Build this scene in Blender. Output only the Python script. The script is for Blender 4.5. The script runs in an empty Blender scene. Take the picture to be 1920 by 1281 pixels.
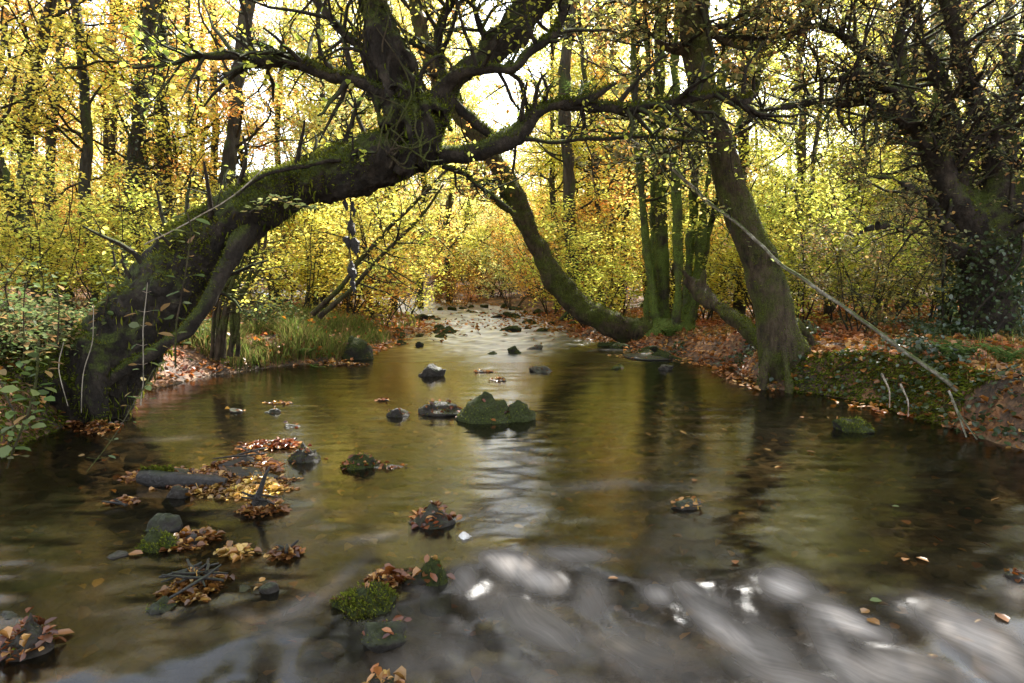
import bpy, bmesh, math, random
import numpy as np
from mathutils import Vector

# ------------------------------------------------------------------ basics
S = bpy.context.scene
COL = S.collection
F = 1280.0; CH = 1.4; TH = math.atan(140.5/1280)
CT, ST = math.cos(TH), math.sin(TH)
rng = np.random.default_rng(7)

def ray(px, py):
    u = (px-960)/F; v = (640.5-py)/F
    return np.array([u, CT+v*ST, -ST+v*CT])
def P(px, py, d):
    r = ray(px, py); return np.array([0, 0, CH])+r*(d/r[1])
def G(px, py, z=0.0):
    r = ray(px, py); return np.array([0, 0, CH])+r*((z-CH)/r[2])

def smooth(t):
    t = np.clip(t, 0, 1); return t*t*(3-2*t)

def _hash(i, j, k, s):
    n = (i*374761393 + j*668265263 + k*2147483647 + s*974634777) & 0xffffffff
    n = ((n ^ (n >> 13))*1274126177) & 0xffffffff
    return ((n ^ (n >> 16)) & 0xffff)/65535.0
def vnoise(p, seed=0):
    p = np.asarray(p, float); f = np.floor(p).astype(np.int64); t = p-f; t = t*t*(3-2*t)
    out = 0
    for a in (0, 1):
        for b in (0, 1):
            for c in (0, 1):
                w = (t[..., 0] if a else 1-t[..., 0])*(t[..., 1] if b else 1-t[..., 1])*(t[..., 2] if c else 1-t[..., 2])
                out = out+w*_hash(f[..., 0]+a, f[..., 1]+b, f[..., 2]+c, seed)
    return out*2-1
def fbm(p, seed=0, o=4):
    p = np.asarray(p, float); s = 0; a = 1
    for i in range(o):
        s = s+a*vnoise(p*(2**i), seed+i); a *= .5
    return s
def fbm2(x, y, seed=0, o=3):
    return fbm(np.stack([x, y, np.zeros_like(x)+.37], -1), seed, o)

# ------------------------------------------------------------------ mesh builder
class MB:
    def __init__(s): s.v = []; s.f = []; s.n = 0
    def add(s, v, f):
        """v (N,3); f (M,4) or (M,3)"""
        s.v.append(np.asarray(v, float)); s.f.append(np.asarray(f, np.int64)+s.n); s.n += len(v)
    def tube(s, pts, rad, sides=8, cap=True, wob=0.0, seed=0):
        pts = np.asarray(pts, float); n = len(pts); rad = np.asarray(rad, float)
        t = np.gradient(pts, axis=0); t /= np.linalg.norm(t, axis=1)[:, None]+1e-9
        N = np.zeros_like(t); a = np.array([0, 0, 1.0]) if abs(t[0][2]) < .9 else np.array([1.0, 0, 0])
        u = a-t[0]*a.dot(t[0]); u /= np.linalg.norm(u); N[0] = u
        for i in range(1, n):
            u = N[i-1]-t[i]*N[i-1].dot(t[i]); u /= np.linalg.norm(u)+1e-9; N[i] = u
        B = np.cross(t, N)
        th = np.arange(sides)*2*math.pi/sides
        R = rad[:, None]*np.ones(sides)[None]
        if wob:
            q = pts[:, None, :]+(N[:, None]*np.cos(th)[None, :, None]+B[:, None]*np.sin(th)[None, :, None])*rad[:, None, None]
            R = R*(1+wob*fbm(q/np.maximum(rad.max(), .02)*.9, seed, 3))
        v = pts[:, None]+(N[:, None]*np.cos(th)[None, :, None]+B[:, None]*np.sin(th)[None, :, None])*R[..., None]
        v = v.reshape(-1, 3)
        i = np.arange(n-1)[:, None]*sides; j = np.arange(sides)[None]; k = (j+1) % sides
        f = np.stack([i+j, i+k, i+sides+k, i+sides+j], -1).reshape(-1, 4)
        s.add(v, f)
        if cap and sides > 3:
            for base, c in ((0, pts[0]), ((n-1)*sides, pts[-1])):
                ring = v[base:base+sides]; vv = np.vstack([ring, c]);
                ff = np.array([[q, (q+1) % sides, sides] for q in range(sides)])
                if base == 0: ff = ff[:, ::-1]
                s.add(vv, ff)
    def mesh(s, name, off=None, smooth_=True):
        me = bpy.data.meshes.new(name)
        if not s.v: return me
        v = np.vstack(s.v)
        if off is not None: v = v-np.asarray(off)
        me.vertices.add(len(v)); me.vertices.foreach_set('co', v.ravel().astype(np.float32))
        loops = np.concatenate([f.ravel() for f in s.f]); cnt = np.concatenate([np.full(len(f), f.shape[1]) for f in s.f])
        me.loops.add(len(loops)); me.loops.foreach_set('vertex_index', loops.astype(np.int32))
        st = np.concatenate([[0], np.cumsum(cnt)[:-1]])
        me.polygons.add(len(cnt)); me.polygons.foreach_set('loop_start', st.astype(np.int32))
        me.polygons.foreach_set('loop_total', cnt.astype(np.int32))
        if smooth_: me.polygons.foreach_set('use_smooth', np.ones(len(cnt), bool))
        me.update(calc_edges=True); me.validate()
        return me

def tag(o, label=None, cat=None, group=None, kind=None):
    if label: o['label'] = label
    if cat: o['category'] = cat
    if group: o['group'] = group
    if kind: o['kind'] = kind
    return o
def thing(name, label, cat, loc=(0, 0, 0), group=None):
    o = bpy.data.objects.new(name, None); COL.objects.link(o)
    o.location = tuple(float(a) for a in loc); o.empty_display_size = .2
    return tag(o, label, cat, group)
def obj(name, mb, mat, parent=None, sm=True, loc=None):
    off = parent.location[:] if parent is not None else loc
    me = mb if isinstance(mb, bpy.types.Mesh) else mb.mesh(name, off, sm)
    o = bpy.data.objects.new(name, me); COL.objects.link(o)
    if mat and not len(me.materials): me.materials.append(mat)
    if parent is not None: o.parent = parent
    elif loc is not None: o.location = tuple(float(a) for a in loc)
    return o
def copy_tree(root, loc, rz=0, sc=1.0, label=None, group=None, mats=None):
    r = root.copy(); COL.objects.link(r); r.location = tuple(float(a) for a in loc); r.rotation_euler = (0, 0, rz); r.scale = (sc,)*3
    if label: r['label'] = label
    if group: r['group'] = group
    for ch in root.children:
        c = ch.copy(); COL.objects.link(c); c.parent = r
        if mats and ch.name.split('.')[0] in mats:
            c.material_slots[0].link = 'OBJECT'; c.material_slots[0].material = mats[ch.name.split('.')[0]]
    return r

def spline(ctrl, step=.06):
    """ctrl rows of (x,y,z,r) -> Catmull-Rom resampled"""
    c = np.asarray(ctrl, float)
    c = np.vstack([2*c[0]-c[1], c, 2*c[-1]-c[-2]])
    out = []
    for i in range(1, len(c)-2):
        L = np.linalg.norm(c[i+1][:3]-c[i][:3]); n = max(2, int(L/step))
        t = np.arange(n)[:, None]/n
        out.append(.5*((2*c[i])+(-c[i-1]+c[i+1])*t+(2*c[i-1]-5*c[i]+4*c[i+1]-c[i+2])*t**2+(-c[i-1]+3*c[i]-3*c[i+1]+c[i+2])*t**3))
    out.append(c[-2][None]); o = np.vstack(out); o[:, 3] = np.maximum(o[:, 3], .002)
    return o
def pix(ctrl, step=.06):
    """rows (px,py,depth,widthpx) -> spline in world"""
    rows = []
    for px, py, d, w in ctrl:
        p = P(px, py, d); rows.append([*p, w*d/F/2])
    return spline(rows, step)
def wiggle(sp, amp, freq, seed):
    q = sp[:, :3]*freq; o = sp.copy()
    for k in range(3): o[:, k] += amp*fbm(q+k*17.3, seed+k, 3)
    return o

# ------------------------------------------------------------------ leaves
LT = np.array([[0, 0, 0], [.34, .27, .06], [.72, .23, .05], [1, 0, -.05], [.72, -.23, .05], [.34, -.27, .06]])
LF = np.array([[0, 3, 2, 1], [0, 5, 4, 3]])
def leaves(mb, pos, yaw, pitch, roll, size, curl=None, wid=1.0, T=LT, FF=LF):
    pos = np.asarray(pos, float); N = len(pos)
    if N == 0: return
    T = T[None].repeat(N, 0).copy(); T[..., 1] *= wid
    if curl is not None: T[..., 2] += curl[:, None]*((T[..., 0]-.5)**2-.25)+np.abs(curl)[:, None]*.8*np.abs(T[..., 1])
    T = T*np.asarray(size)[:, None, None]
    cr, sr = np.cos(roll)[:, None], np.sin(roll)[:, None]
    y = T[..., 1]*cr-T[..., 2]*sr; z = T[..., 1]*sr+T[..., 2]*cr; x = T[..., 0]
    cp, sp = np.cos(pitch)[:, None], np.sin(pitch)[:, None]
    x, z = x*cp-z*sp, x*sp+z*cp
    cy, sy = np.cos(yaw)[:, None], np.sin(yaw)[:, None]
    x, y = x*cy-y*sy, x*sy+y*cy
    v = np.stack([x, y, z], -1)+pos[:, None]
    f = (np.arange(N)*T.shape[1])[:, None, None]+FF[None]
    mb.add(v.reshape(-1, 3), f.reshape(-1, FF.shape[1]))
def clump(A, f, t, sd=1):
    n = vnoise(A*f, sd)+.5*vnoise(A*f*2.3, sd+1); return A[n > t]
def leaf_cloud(mb, pos, size, r, tilt=.45, jit=.05, droop=-.15, wid=1.0, curl=0.25):
    N = len(pos)
    if N == 0: return
    pos = np.asarray(pos)+r.normal(0, jit, (N, 3))
    leaves(mb, pos, r.uniform(0, 6.283, N), r.normal(droop, tilt, N), r.normal(0, tilt, N), size*r.uniform(.6, 1.25, N), r.normal(0, curl, N), wid)

# ------------------------------------------------------------------ branching
def norm(v): return v/(np.linalg.norm(v)+1e-9)
def grow(mb, anc, p, d, L, r, lvl, maxl, g, kids=(7, 6, 5), trop=.05, wander=.16, flat=.55, ratio=.5, dens=9, rmin=.003):
    n = max(4, int(L/.22)); n = min(n, 14); pts = [p]; d = norm(d)
    for i in range(n):
        d = norm(d+g.normal(0, wander, 3)+np.array([0, 0, trop])); pts.append(pts[-1]+d*L/n)
    pts = np.array(pts); rad = np.linspace(r, max(r*.3, rmin), n+1)
    mb.tube(pts, rad, (10, 7, 4, 3, 3)[min(lvl, 4)], cap=False)
    if lvl < maxl:
        K = kids[min(lvl, len(kids)-1)]
        for k in range(K):
            t = .2+.8*(k+g.uniform(0, 1))/K; i = min(int(t*n), n-1)
            dd = norm(pts[i+1]-pts[i]); az = g.normal(0, 1, 3); az = norm(az-dd*az.dot(dd))
            nd = dd*math.cos(.95)+az*math.sin(.95); nd[2] *= flat
            grow(mb, anc, pts[i], nd, L*ratio*g.uniform(.6, 1.2)*(1.15-.5*t), max(rad[i]*.55, rmin), lvl+1, maxl, g, kids, trop, wander, flat, ratio, dens, rmin)
    if lvl >= maxl-1:
        m = max(2, int(dens*L)); tt = g.uniform(.15, 1.02, m)
        q = np.stack([np.interp(tt*n, np.arange(n+1), pts[:, k]) for k in range(3)], -1)
        anc.append(q)
def sprout(mb, anc, sp, count, L, g, t0=.1, t1=1., lvl=2, maxl=4, kids=(4, 4, 4, 4), trop=.03, wander=.22, flat=.6, up=.0, dens=9, rk=.5, ratio=.55, rmax=.03):
    n = len(sp)
    for k in range(count):
        i = int((t0+(t1-t0)*g.uniform())*(n-2)); dd = norm(sp[i+1, :3]-sp[i, :3]); az = g.normal(0, 1, 3)+np.array([0, 0, up])
        az = norm(az-dd*az.dot(dd)); nd = dd*.45+az*.9
        grow(mb, anc, sp[i, :3]+az*sp[i, 3]*.6, nd, L*g.uniform(.5, 1.3), min(max(sp[i, 3]*rk, .006), rmax), lvl, maxl, g, kids, trop, wander, flat, ratio, dens)

# ------------------------------------------------------------------ materials
def newmat(name):
    m = bpy.data.materials.new(name); m.use_nodes = True; nt = m.node_tree; nt.nodes.clear()
    out = nt.nodes.new('ShaderNodeOutputMaterial'); return m, nt, out
def N(nt, t, **k):
    n = nt.nodes.new('ShaderNode'+t)
    for a, b in k.items():
        if a in n.inputs: n.inputs[a].default_value = b
        else: setattr(n, a, b)
    return n
def ramp(nt, fac, stops, interp='LINEAR'):
    n = N(nt, 'ValToRGB'); cr = n.color_ramp; cr.interpolation = interp
    while len(cr.elements) > 1: cr.elements.remove(cr.elements[-1])
    for i, (p, c) in enumerate(stops):
        e = cr.elements[0] if i == 0 else cr.elements.new(p)
        e.position = p; e.color = (*c, 1) if len(c) == 3 else c
    if fac is not None: nt.links.new(fac, n.inputs[0])
    return n
def leafmat(name, cols, trans=.55, gloss=.0, rough=.5, tsat=.97):
    m, nt, out = newmat(name); L = nt.links.new
    geo = N(nt, 'NewGeometry')
    k = len(cols)
    rp = ramp(nt, geo.outputs['Random Per Island'], [(i/(k-1) if k > 1 else 0, c) for i, c in enumerate(cols)])
    tc = N(nt, 'HueSaturation', Saturation=tsat, Value=1.28); pass
    nz = N(nt, 'TexNoise', Scale=.9, Detail=3.0); L(geo.outputs['Position'], nz.inputs[0])
    mr = N(nt, 'MapRange'); L(nz.outputs[0], mr.inputs[0]); mr.inputs[1].default_value = .3; mr.inputs[2].default_value = .7; mr.inputs[3].default_value = .478; mr.inputs[4].default_value = .522
    hv_ = N(nt, 'HueSaturation'); L(mr.outputs[0], hv_.inputs['Hue']); L(rp.outputs[0], hv_.inputs['Color']); L(hv_.outputs[0], tc.inputs['Color'])
    d = N(nt, 'BsdfDiffuse'); t = N(nt, 'BsdfTranslucent'); L(hv_.outputs[0], d.inputs[0]); L(tc.outputs[0], t.inputs[0])
    mx = N(nt, 'MixShader'); mx.inputs[0].default_value = trans; L(d.outputs[0], mx.inputs[1]); L(t.outputs[0], mx.inputs[2])
    last = mx
    if gloss:
        gl = N(nt, 'BsdfGlossy', Roughness=rough); gl.inputs[0].default_value = (1, 1, 1, 1)
        m2 = N(nt, 'MixShader'); m2.inputs[0].default_value = gloss; L(mx.outputs[0], m2.inputs[1]); L(gl.outputs[0], m2.inputs[2]); last = m2
    L(last.outputs[0], out.inputs[0]); return m
def barkmat(name, c1, c2, moss=(.05, .075, .012), mossy=.5, scale=9, dark=(.012, .009, .006), zst=.25, bump=.6, mossn=.25):
    m, nt, out = newmat(name); L = nt.links.new
    tc = N(nt, 'NewGeometry'); mp = N(nt, 'Mapping'); mp.inputs['Scale'].default_value = (1, 1, zst); L(tc.outputs['Position'], mp.inputs[0])
    n1 = N(nt, 'TexNoise', Scale=scale, Detail=8.0, Roughness=.65); L(mp.outputs[0], n1.inputs[0])
    n2 = N(nt, 'TexNoise', Scale=scale*7, Detail=8.0, Roughness=.8); L(mp.outputs[0], n2.inputs[0])
    n3 = N(nt, 'TexNoise', Scale=2.3, Detail=6.0, Roughness=.7); L(tc.outputs['Position'], n3.inputs[0])
    n4 = N(nt, 'TexNoise', Scale=60, Detail=3.0); L(tc.outputs['Position'], n4.inputs[0])
    vo = N(nt, 'TexVoronoi', Scale=scale*2.2); vo.feature = 'DISTANCE_TO_EDGE'; L(mp.outputs[0], vo.inputs[0])
    base = ramp(nt, n1.outputs[0], [(.3, dark), (.5, c1), (.72, c2)])
    sx = N(nt, 'SeparateXYZ'); L(tc.outputs['Normal'], sx.inputs[0])
    a = N(nt, 'Math', operation='MULTIPLY_ADD'); L(sx.outputs[2], a.inputs[0]); a.inputs[1].default_value = mossn; a.inputs[2].default_value = mossy-.5
    b = N(nt, 'Math', operation='ADD'); L(a.outputs[0], b.inputs[0]); L(n3.outputs[0], b.inputs[1])
    fr = ramp(nt, b.outputs[0], [(.44, (0, 0, 0)), (.6, (1, 1, 1))])
    mc = ramp(nt, n4.outputs[0], [(.3, tuple(x*.45 for x in moss)), (.7, tuple(x*1.5 for x in moss))])
    mx = N(nt, 'Mix', data_type='RGBA'); L(fr.outputs[0], mx.inputs[0]); L(base.outputs[0], mx.inputs[6]); L(mc.outputs[0], mx.inputs[7])
    bs = N(nt, 'BsdfPrincipled', Roughness=.85); bs.inputs['Specular IOR Level'].default_value = .25
    L(mx.outputs[2], bs.inputs['Base Color'])
    h = N(nt, 'Math', operation='ADD'); L(n2.outputs[0], h.inputs[0]); L(vo.outputs[0], h.inputs[1])
    h2 = N(nt, 'Math', operation='ADD'); L(h.outputs[0], h2.inputs[0]); L(n1.outputs[0], h2.inputs[1])
    bu = N(nt, 'Bump', Strength=bump, Distance=.06); L(h2.outputs[0], bu.inputs['Height']); L(bu.outputs[0], bs.inputs['Normal'])
    L(bs.outputs[0], out.inputs[0]); return m

M = {}
M['hero'] = barkmat('mossy_bark', (.034, .025, .017), (.09, .068, .048), (.075, .09, .013), .41, 8, zst=.6, bump=1.0, mossn=.3)
M['oak'] = barkmat('brown_mossy_bark', (.075, .05, .027), (.15, .108, .065), (.085, .095, .014), .5, 14, zst=.3, bump=1.0, mossn=.05)
M['far'] = barkmat('wood_bark', (.04, .033, .024), (.09, .078, .06), (.05, .07, .015), .42, 9)
M['pale'] = barkmat('pale_bark', (.12, .1, .075), (.24, .21, .17), (.08, .1, .03), .40, 9)
M['stem'] = barkmat('mossy_stem_bark', (.05, .042, .025), (.12, .1, .06), (.09, .12, .02), .56, 12, zst=.2)
M['twig'] = barkmat('twig_bark', (.03, .022, .015), (.06, .045, .03), (.05, .06, .012), .42, 20)
M['birch'] = barkmat('bleached_wood', (.2, .17, .12), (.5, .46, .38), (.07, .08, .02), .4, 16, dark=(.1, .08, .06), zst=1)
M['deadstem'] = barkmat('dry_stem', (.3, .25, .18), (.5, .42, .33), (.2, .1, .06), .3, 20)
M['wetlog'] = barkmat('wet_log', (.018, .014, .011), (.045, .034, .025), (.03, .035, .01), .25, 12, zst=1)
M['rock'] = barkmat('mossy_rock', (.022, .018, .013), (.06, .05, .038), (.035, .042, .007), .5, 7, zst=1, bump=.8, mossn=.35)
M['wetrock'] = barkmat('wet_rock', (.03, .022, .015), (.08, .062, .045), (.035, .04, .01), .36, 7, zst=1, bump=.8, mossn=.2)
for k_ in ('wetrock', 'wetlog'):
    bs_ = [n for n in M[k_].node_tree.nodes if n.type == 'BSDF_PRINCIPLED'][0]; bs_.inputs['Roughness'].default_value = .42; bs_.inputs['Specular IOR Level'].default_value = .4
M['pebble'] = barkmat('pebbles', (.07, .05, .03), (.17, .13, .085), (.03, .03, .01), .3, 9, zst=1, bump=.4)
M['white'] = barkmat('pale_pebble', (.45, .4, .35), (.7, .66, .6), (.3, .3, .2), .2, 9, zst=1, bump=.3, dark=(.3, .25, .2))
M['moss'] = leafmat('moss_fuzz', [(.035, .045, .006), (.11, .135, .015), (.2, .22, .025), (.07, .07, .012), (.08, .06, .02)], .4)
M['lyel'] = leafmat('yellow_leaf', [(.7, .61, .09), (.82, .7, .12), (.58, .58, .09), (.86, .58, .09), (.44, .5, .09), (.88, .8, .27)], .6)
M['lora'] = leafmat('orange_leaf', [(.82, .4, .07), (.86, .52, .1), (.76, .3, .06), (.86, .62, .13), (.5, .28, .08), (.9, .7, .24)], .6)
M['lgrn'] = leafmat('lime_leaf', [(.54, .56, .08), (.7, .64, .1), (.38, .46, .08), (.8, .66, .12), (.28, .34, .07)], .62)
M['lpale'] = leafmat('pale_green_leaf', [(.42, .47, .16), (.56, .56, .18), (.3, .36, .14), (.68, .52, .18), (.6, .38, .14)], .55)
M['lbright'] = leafmat('bright_sycamore_leaf', [(.5, .6, .06), (.7, .66, .08), (.3, .45, .05), (.8, .66, .08), (.14, .3, .05)], .62, .04)
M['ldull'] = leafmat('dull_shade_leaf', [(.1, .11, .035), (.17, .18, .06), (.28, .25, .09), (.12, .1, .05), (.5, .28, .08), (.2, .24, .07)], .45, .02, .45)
M['lholly'] = leafmat('dark_evergreen_leaf', [(.03, .045, .014), (.045, .065, .02), (.07, .09, .03), (.02, .03, .012)], .25, .045, .4)
M['lrust'] = leafmat('rust_leaf', [(.4, .14, .03), (.5, .24, .05), (.3, .1, .03), (.6, .36, .09)], .5)
M['bramble'] = leafmat('bramble_leaf', [(.06, .1, .028), (.12, .17, .045), (.05, .075, .028), (.2, .23, .07), (.1, .13, .06), (.3, .18, .06), (.16, .1, .04)], .4, .01, .5)
M['fern'] = leafmat('fern_frond', [(.08, .14, .03), (.14, .2, .045), (.06, .1, .025), (.2, .2, .06)], .4)
M['grass'] = leafmat('grass_blades', [(.05, .09, .015), (.11, .16, .025), (.2, .22, .05), (.04, .06, .015), (.28, .19, .07), (.08, .06, .03)], .35)
M['litter'] = leafmat('fallen_leaves', [(.1, .038, .014), (.28, .1, .026), (.46, .19, .05), (.2, .075, .022), (.58, .3, .11), (.13, .045, .018), (.4, .16, .05)], .25, .03, .4, 1.1)
M['wetleaf'] = leafmat('wet_leaves', [(.045, .018, .009), (.17, .055, .016), (.07, .024, .01), (.34, .14, .04), (.05, .02, .01), (.2, .07, .02), (.5, .28, .09), (.09, .032, .012)], .2, .035, .3, 1.1)
M['goldleaf'] = leafmat('golden_wet_leaves', [(.42, .19, .05), (.3, .12, .035), (.55, .34, .1), (.18, .07, .025), (.46, .3, .055), (.36, .15, .04)], .2, .04, .3, 1.0)

def groundmat():
    m, nt, out = newmat('woodland_soil'); L = nt.links.new
    g = N(nt, 'NewGeometry'); sx = N(nt, 'SeparateXYZ'); L(g.outputs['Position'], sx.inputs[0])
    n1 = N(nt, 'TexNoise', Scale=3.0, Detail=8.0); L(g.outputs['Position'], n1.inputs[0])
    n2 = N(nt, 'TexNoise', Scale=26.0, Detail=6.0); L(g.outputs['Position'], n2.inputs[0])
    vo = N(nt, 'TexVoronoi', Scale=11.0); L(g.outputs['Position'], vo.inputs[0])
    vd = N(nt, 'TexVoronoi', Scale=22.0); L(g.outputs['Position'], vd.inputs[0])
    soil = ramp(nt, n2.outputs[0], [(.3, (.02, .013, .008)), (.55, (.06, .036, .02)), (.75, (.14, .07, .03))])
    litt = ramp(nt, None, [(0, (.05, .02, .01)), (.35, (.22, .09, .03)), (.6, (.1, .045, .02)), (.85, (.36, .18, .07)), (1, (.14, .06, .02))])
    sp = N(nt, 'SeparateColor'); L(vd.outputs['Color'], sp.inputs[0]); L(sp.outputs[0], litt.inputs[0])
    mx = N(nt, 'Mix', data_type='RGBA'); r1 = ramp(nt, n1.outputs[0], [(.4, (0, 0, 0)), (.6, (1, 1, 1))]); L(r1.outputs[0], mx.inputs[0]); L(soil.outputs[0], mx.inputs[6]); L(litt.outputs[0], mx.inputs[7])
    sp2 = N(nt, 'SeparateColor'); L(vo.outputs['Color'], sp2.inputs[0])
    bedc = ramp(nt, sp2.outputs[0], [(0, (.08, .062, .04)), (.3, (.13, .1, .06)), (.55, (.06, .048, .032)), (.8, (.17, .135, .085)), (1, (.1, .082, .055))])
    bed2 = N(nt, 'Mix', data_type='RGBA'); bed2.blend_type = 'MULTIPLY'; bed2.inputs[0].default_value = .8
    rr = ramp(nt, n1.outputs[0], [(.3, (.45, .42, .35)), (.7, (1.3, 1.2, .95))]); L(bedc.outputs[0], bed2.inputs[6]); L(rr.outputs[0], bed2.inputs[7])
    zr = N(nt, 'MapRange'); L(sx.outputs[2], zr.inputs[0]); zr.inputs[1].default_value = -.02; zr.inputs[2].default_value = .03
    f = N(nt, 'Mix', data_type='RGBA'); L(zr.outputs[0], f.inputs[0]); L(bed2.outputs[2], f.inputs[6]); L(mx.outputs[2], f.inputs[7])
    bs = N(nt, 'BsdfPrincipled', Roughness=.8); L(f.outputs[2], bs.inputs['Base Color'])
    ad = N(nt, 'Math', operation='ADD'); L(n2.outputs[0], ad.inputs[0]); L(vo.outputs['Distance'], ad.inputs[1])
    bu = N(nt, 'Bump', Strength=.9, Distance=.04); L(ad.outputs[0], bu.inputs['Height']); L(bu.outputs[0], bs.inputs['Normal'])
    L(bs.outputs[0], out.inputs[0]); return m
M['ground'] = groundmat()

# ------------------------------------------------------------------ terrain
WL = [(0, 850), (60, 815), (170, 785), (240, 738), (400, 706), (530, 686), (640, 676), (690, 655), (735, 640), (800, 617), (775, 596), (730, 577)]
WR = [(1920, 848), (1800, 812), (1650, 757), (1520, 738), (1440, 728), (1360, 690), (1260, 668), (1170, 645), (1070, 630), (1050, 610), (1010, 592), (950, 575)]
GL = np.array([G(*p)[:2] for p in WL]); GR = np.array([G(*p)[:2] for p in WR])
GL = np.vstack([[-5.6, -4], [-4.6, 2.5], GL, [-7.5, 28], [-14, 36], [-24, 44]]); GR = np.vstack([[5.4, -4], [4.6, 3.5], GR, [-2.2, 28.5], [-9, 37], [-19, 46]])
def xL(y): return np.interp(y, GL[:, 1], GL[:, 0])
def xR(y): return np.interp(y, GR[:, 1], GR[:, 0])
def bankd(x, y):
    w = .12*fbm2(x*1.6, y*1.6, 3, 3)
    return np.maximum(xL(y)-x, x-xR(y))+w, (xL(y)-x) > (x-xR(y))
def gh(x, y):
    x = np.asarray(x, float); y = np.asarray(y, float)
    d, left = bankd(x, y)
    sc = np.clip(y/9, .8, 1.6)
    bed = -.04-.20*smooth(-d/.9)+.05*fbm2(x*1.5, y*1.2, 9, 3)*smooth(-d/.4)+.02*fbm2(x*7, y*7, 12, 2)
    bed = bed-.10*smooth((3.6-y)/.8)
    Hn = np.where(left, np.where(y < 7.2, .62, .34-.24*smooth((y-12.5)/2)), np.where(y < 10, .44, .22-.1*smooth((y-13)/2)))
    wd = np.where(left, np.where(y < 7.2, .35, .8), np.where(y < 9, .4, .55))
    bank = Hn*smooth(d/wd)**.8+np.clip(d-.3, 0, 60)*.045*(1-.6*smooth((y-12.5)/3)*smooth((6-d)/3))*np.where(left, 1.0, .9)+.06*fbm2(x*1.2, y*1.2, 20, 4)*smooth(d/.4)+.02*fbm2(x*6, y*6, 23, 2)
    far = np.clip(np.hypot(x, y)-30, 0, 200)*.05
    z = np.where(d < 0, np.minimum(bed, -.03+d*.1), np.maximum(bank, np.minimum(-.03+d*.9, .06)))
    return z+far*smooth(np.clip(d, 0, 10)/5)
def axis(a, b, step, far, gr=1.25):
    core = np.arange(a, b, step); lo = []; hi = []; s = step; x = a
    while x > -far: s *= gr; x -= s; lo.append(x)
    s = step; x = core[-1]
    while x < far: s *= gr; x += s; hi.append(x)
    return np.concatenate([lo[::-1], core, hi])
def grid_mesh(xs, ys, zf):
    X, Y = np.meshgrid(xs, ys); Z = zf(X, Y); mb = MB(); nx, ny = len(xs), len(ys)
    i = np.arange(ny-1)[:, None]*nx+np.arange(nx-1)[None]
    mb.add(np.stack([X, Y, Z], -1).reshape(-1, 3), np.stack([i, i+1, i+nx+1, i+nx], -1).reshape(-1, 4)); return mb
g = obj('ground', grid_mesh(axis(-8, 9, .06, 300), axis(2, 28, .06, 300), gh), M['ground']); tag(g, kind='structure')

# ------------------------------------------------------------------ water
FOAM = [  # px, py, half-length(px), half-width(px), angle deg (image, down-right positive), strength
 (960, 1062, 50, 15, 12, 1.0), (1010, 1078, 45, 12, 8, .9), (1075, 1040, 60, 13, 4, .6), (925, 1055, 26, 14, 30, .7), (870, 1085, 26, 22, -30, .55),
 (1475, 1100, 42, 20, 12, 1.0), (1540, 1120, 60, 14, 25, .45), (1295, 1105, 40, 12, 15, .6), (1235, 1110, 26, 12, 15, .75), (1350, 1120, 30, 10, 20, .5),
 (1590, 1165, 70, 17, 24, 1.0), (1640, 1185, 40, 16, 20, .6), (1120, 910, 60, 9, -5, .35), (1180, 905, 40, 7, 8, .3), (960, 855, 50, 5, 4, .35), (990, 865, 40, 4, 12, .3),
 (1110, 1110, 40, 30, 60, .45), (1010, 1150, 110, 45, 30, .5), (1200, 1200, 160, 45, 20, .42), (1370, 1170, 110, 20, 35, .8), (1450, 1200, 90, 30, 40, .55),
 (1500, 1250, 130, 26, 18, .65), (1580, 1215, 90, 20, 45, .7), (1680, 1240, 120, 20, 12, .8), (1830, 1190, 100, 26, 22, .9), (1780, 1175, 30, 18, 20, .9), (1880, 1230, 80, 30, 15, .7), (1900, 1110, 30, 24, 70, .35),
 (900, 1230, 130, 50, 25, .3), (1100, 1265, 200, 30, 8, .35), (1330, 1270, 160, 16, 6, .4), (760, 1220, 60, 30, 30, .35), (560, 1140, 80, 14, -25, .4), (500, 1170, 70, 12, 20, .3), (640, 1085, 60, 10, -40, .35),
 (700, 1010, 60, 8, -8, .3), (460, 960, 60, 8, -5, .15), (250, 1150, 120, 14, 5, .12), (600, 1240, 150, 20, 10, .18), (790, 1100, 24, 20, 20, .3),
 (330, 822, 60, 4, -3, .14),
]
def img(X, Y, Z=0):
    dx, dy, dz = X, Y, Z-CH
    w = dy*CT-dz*ST; u = dx/w; v = (dy*ST+dz*CT)/w
    return 960+u*F, 640.5-v*F
def foam_sheen(X, Y):
    px, py = img(X, Y); f = np.zeros_like(X)
    for cx, cy, a, b, ang, s in FOAM:
        c, q = math.cos(math.radians(ang)), math.sin(math.radians(ang))
        u = ((px-cx)*c+(py-cy)*q)/(a*1.25); v = (-(px-cx)*q+(py-cy)*c)/(b*1.35)
        f = np.maximum(f, s*np.exp(-(u*u+v*v)*.9))
    f = np.where(Y > .8, f, 0)
    # riffle upstream: broken water plus sky reflection painted as faint foam
    f = np.maximum(f, .16*smooth((Y-13)/4)*smooth((27-Y)/3)*(.6+.4*fbm2(X*1.2, Y*.5, 61, 3)))
    f = np.maximum(f, .08*smooth((Y-9.8)/3)*smooth((1.3-np.abs(X+.2))/.9)*(.8+.4*fbm2(X*2, Y*.6, 67, 3)))
    return f
LIP = np.array([G(*p)[:2] for p in [(0, 1300), (560, 1160), (860, 1085), (930, 1050), (1080, 1040), (1200, 1085), (1400, 1095), (1550, 1150), (1680, 1200), (1760, 1170), (1900, 1150), (2100, 1150)]])
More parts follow.
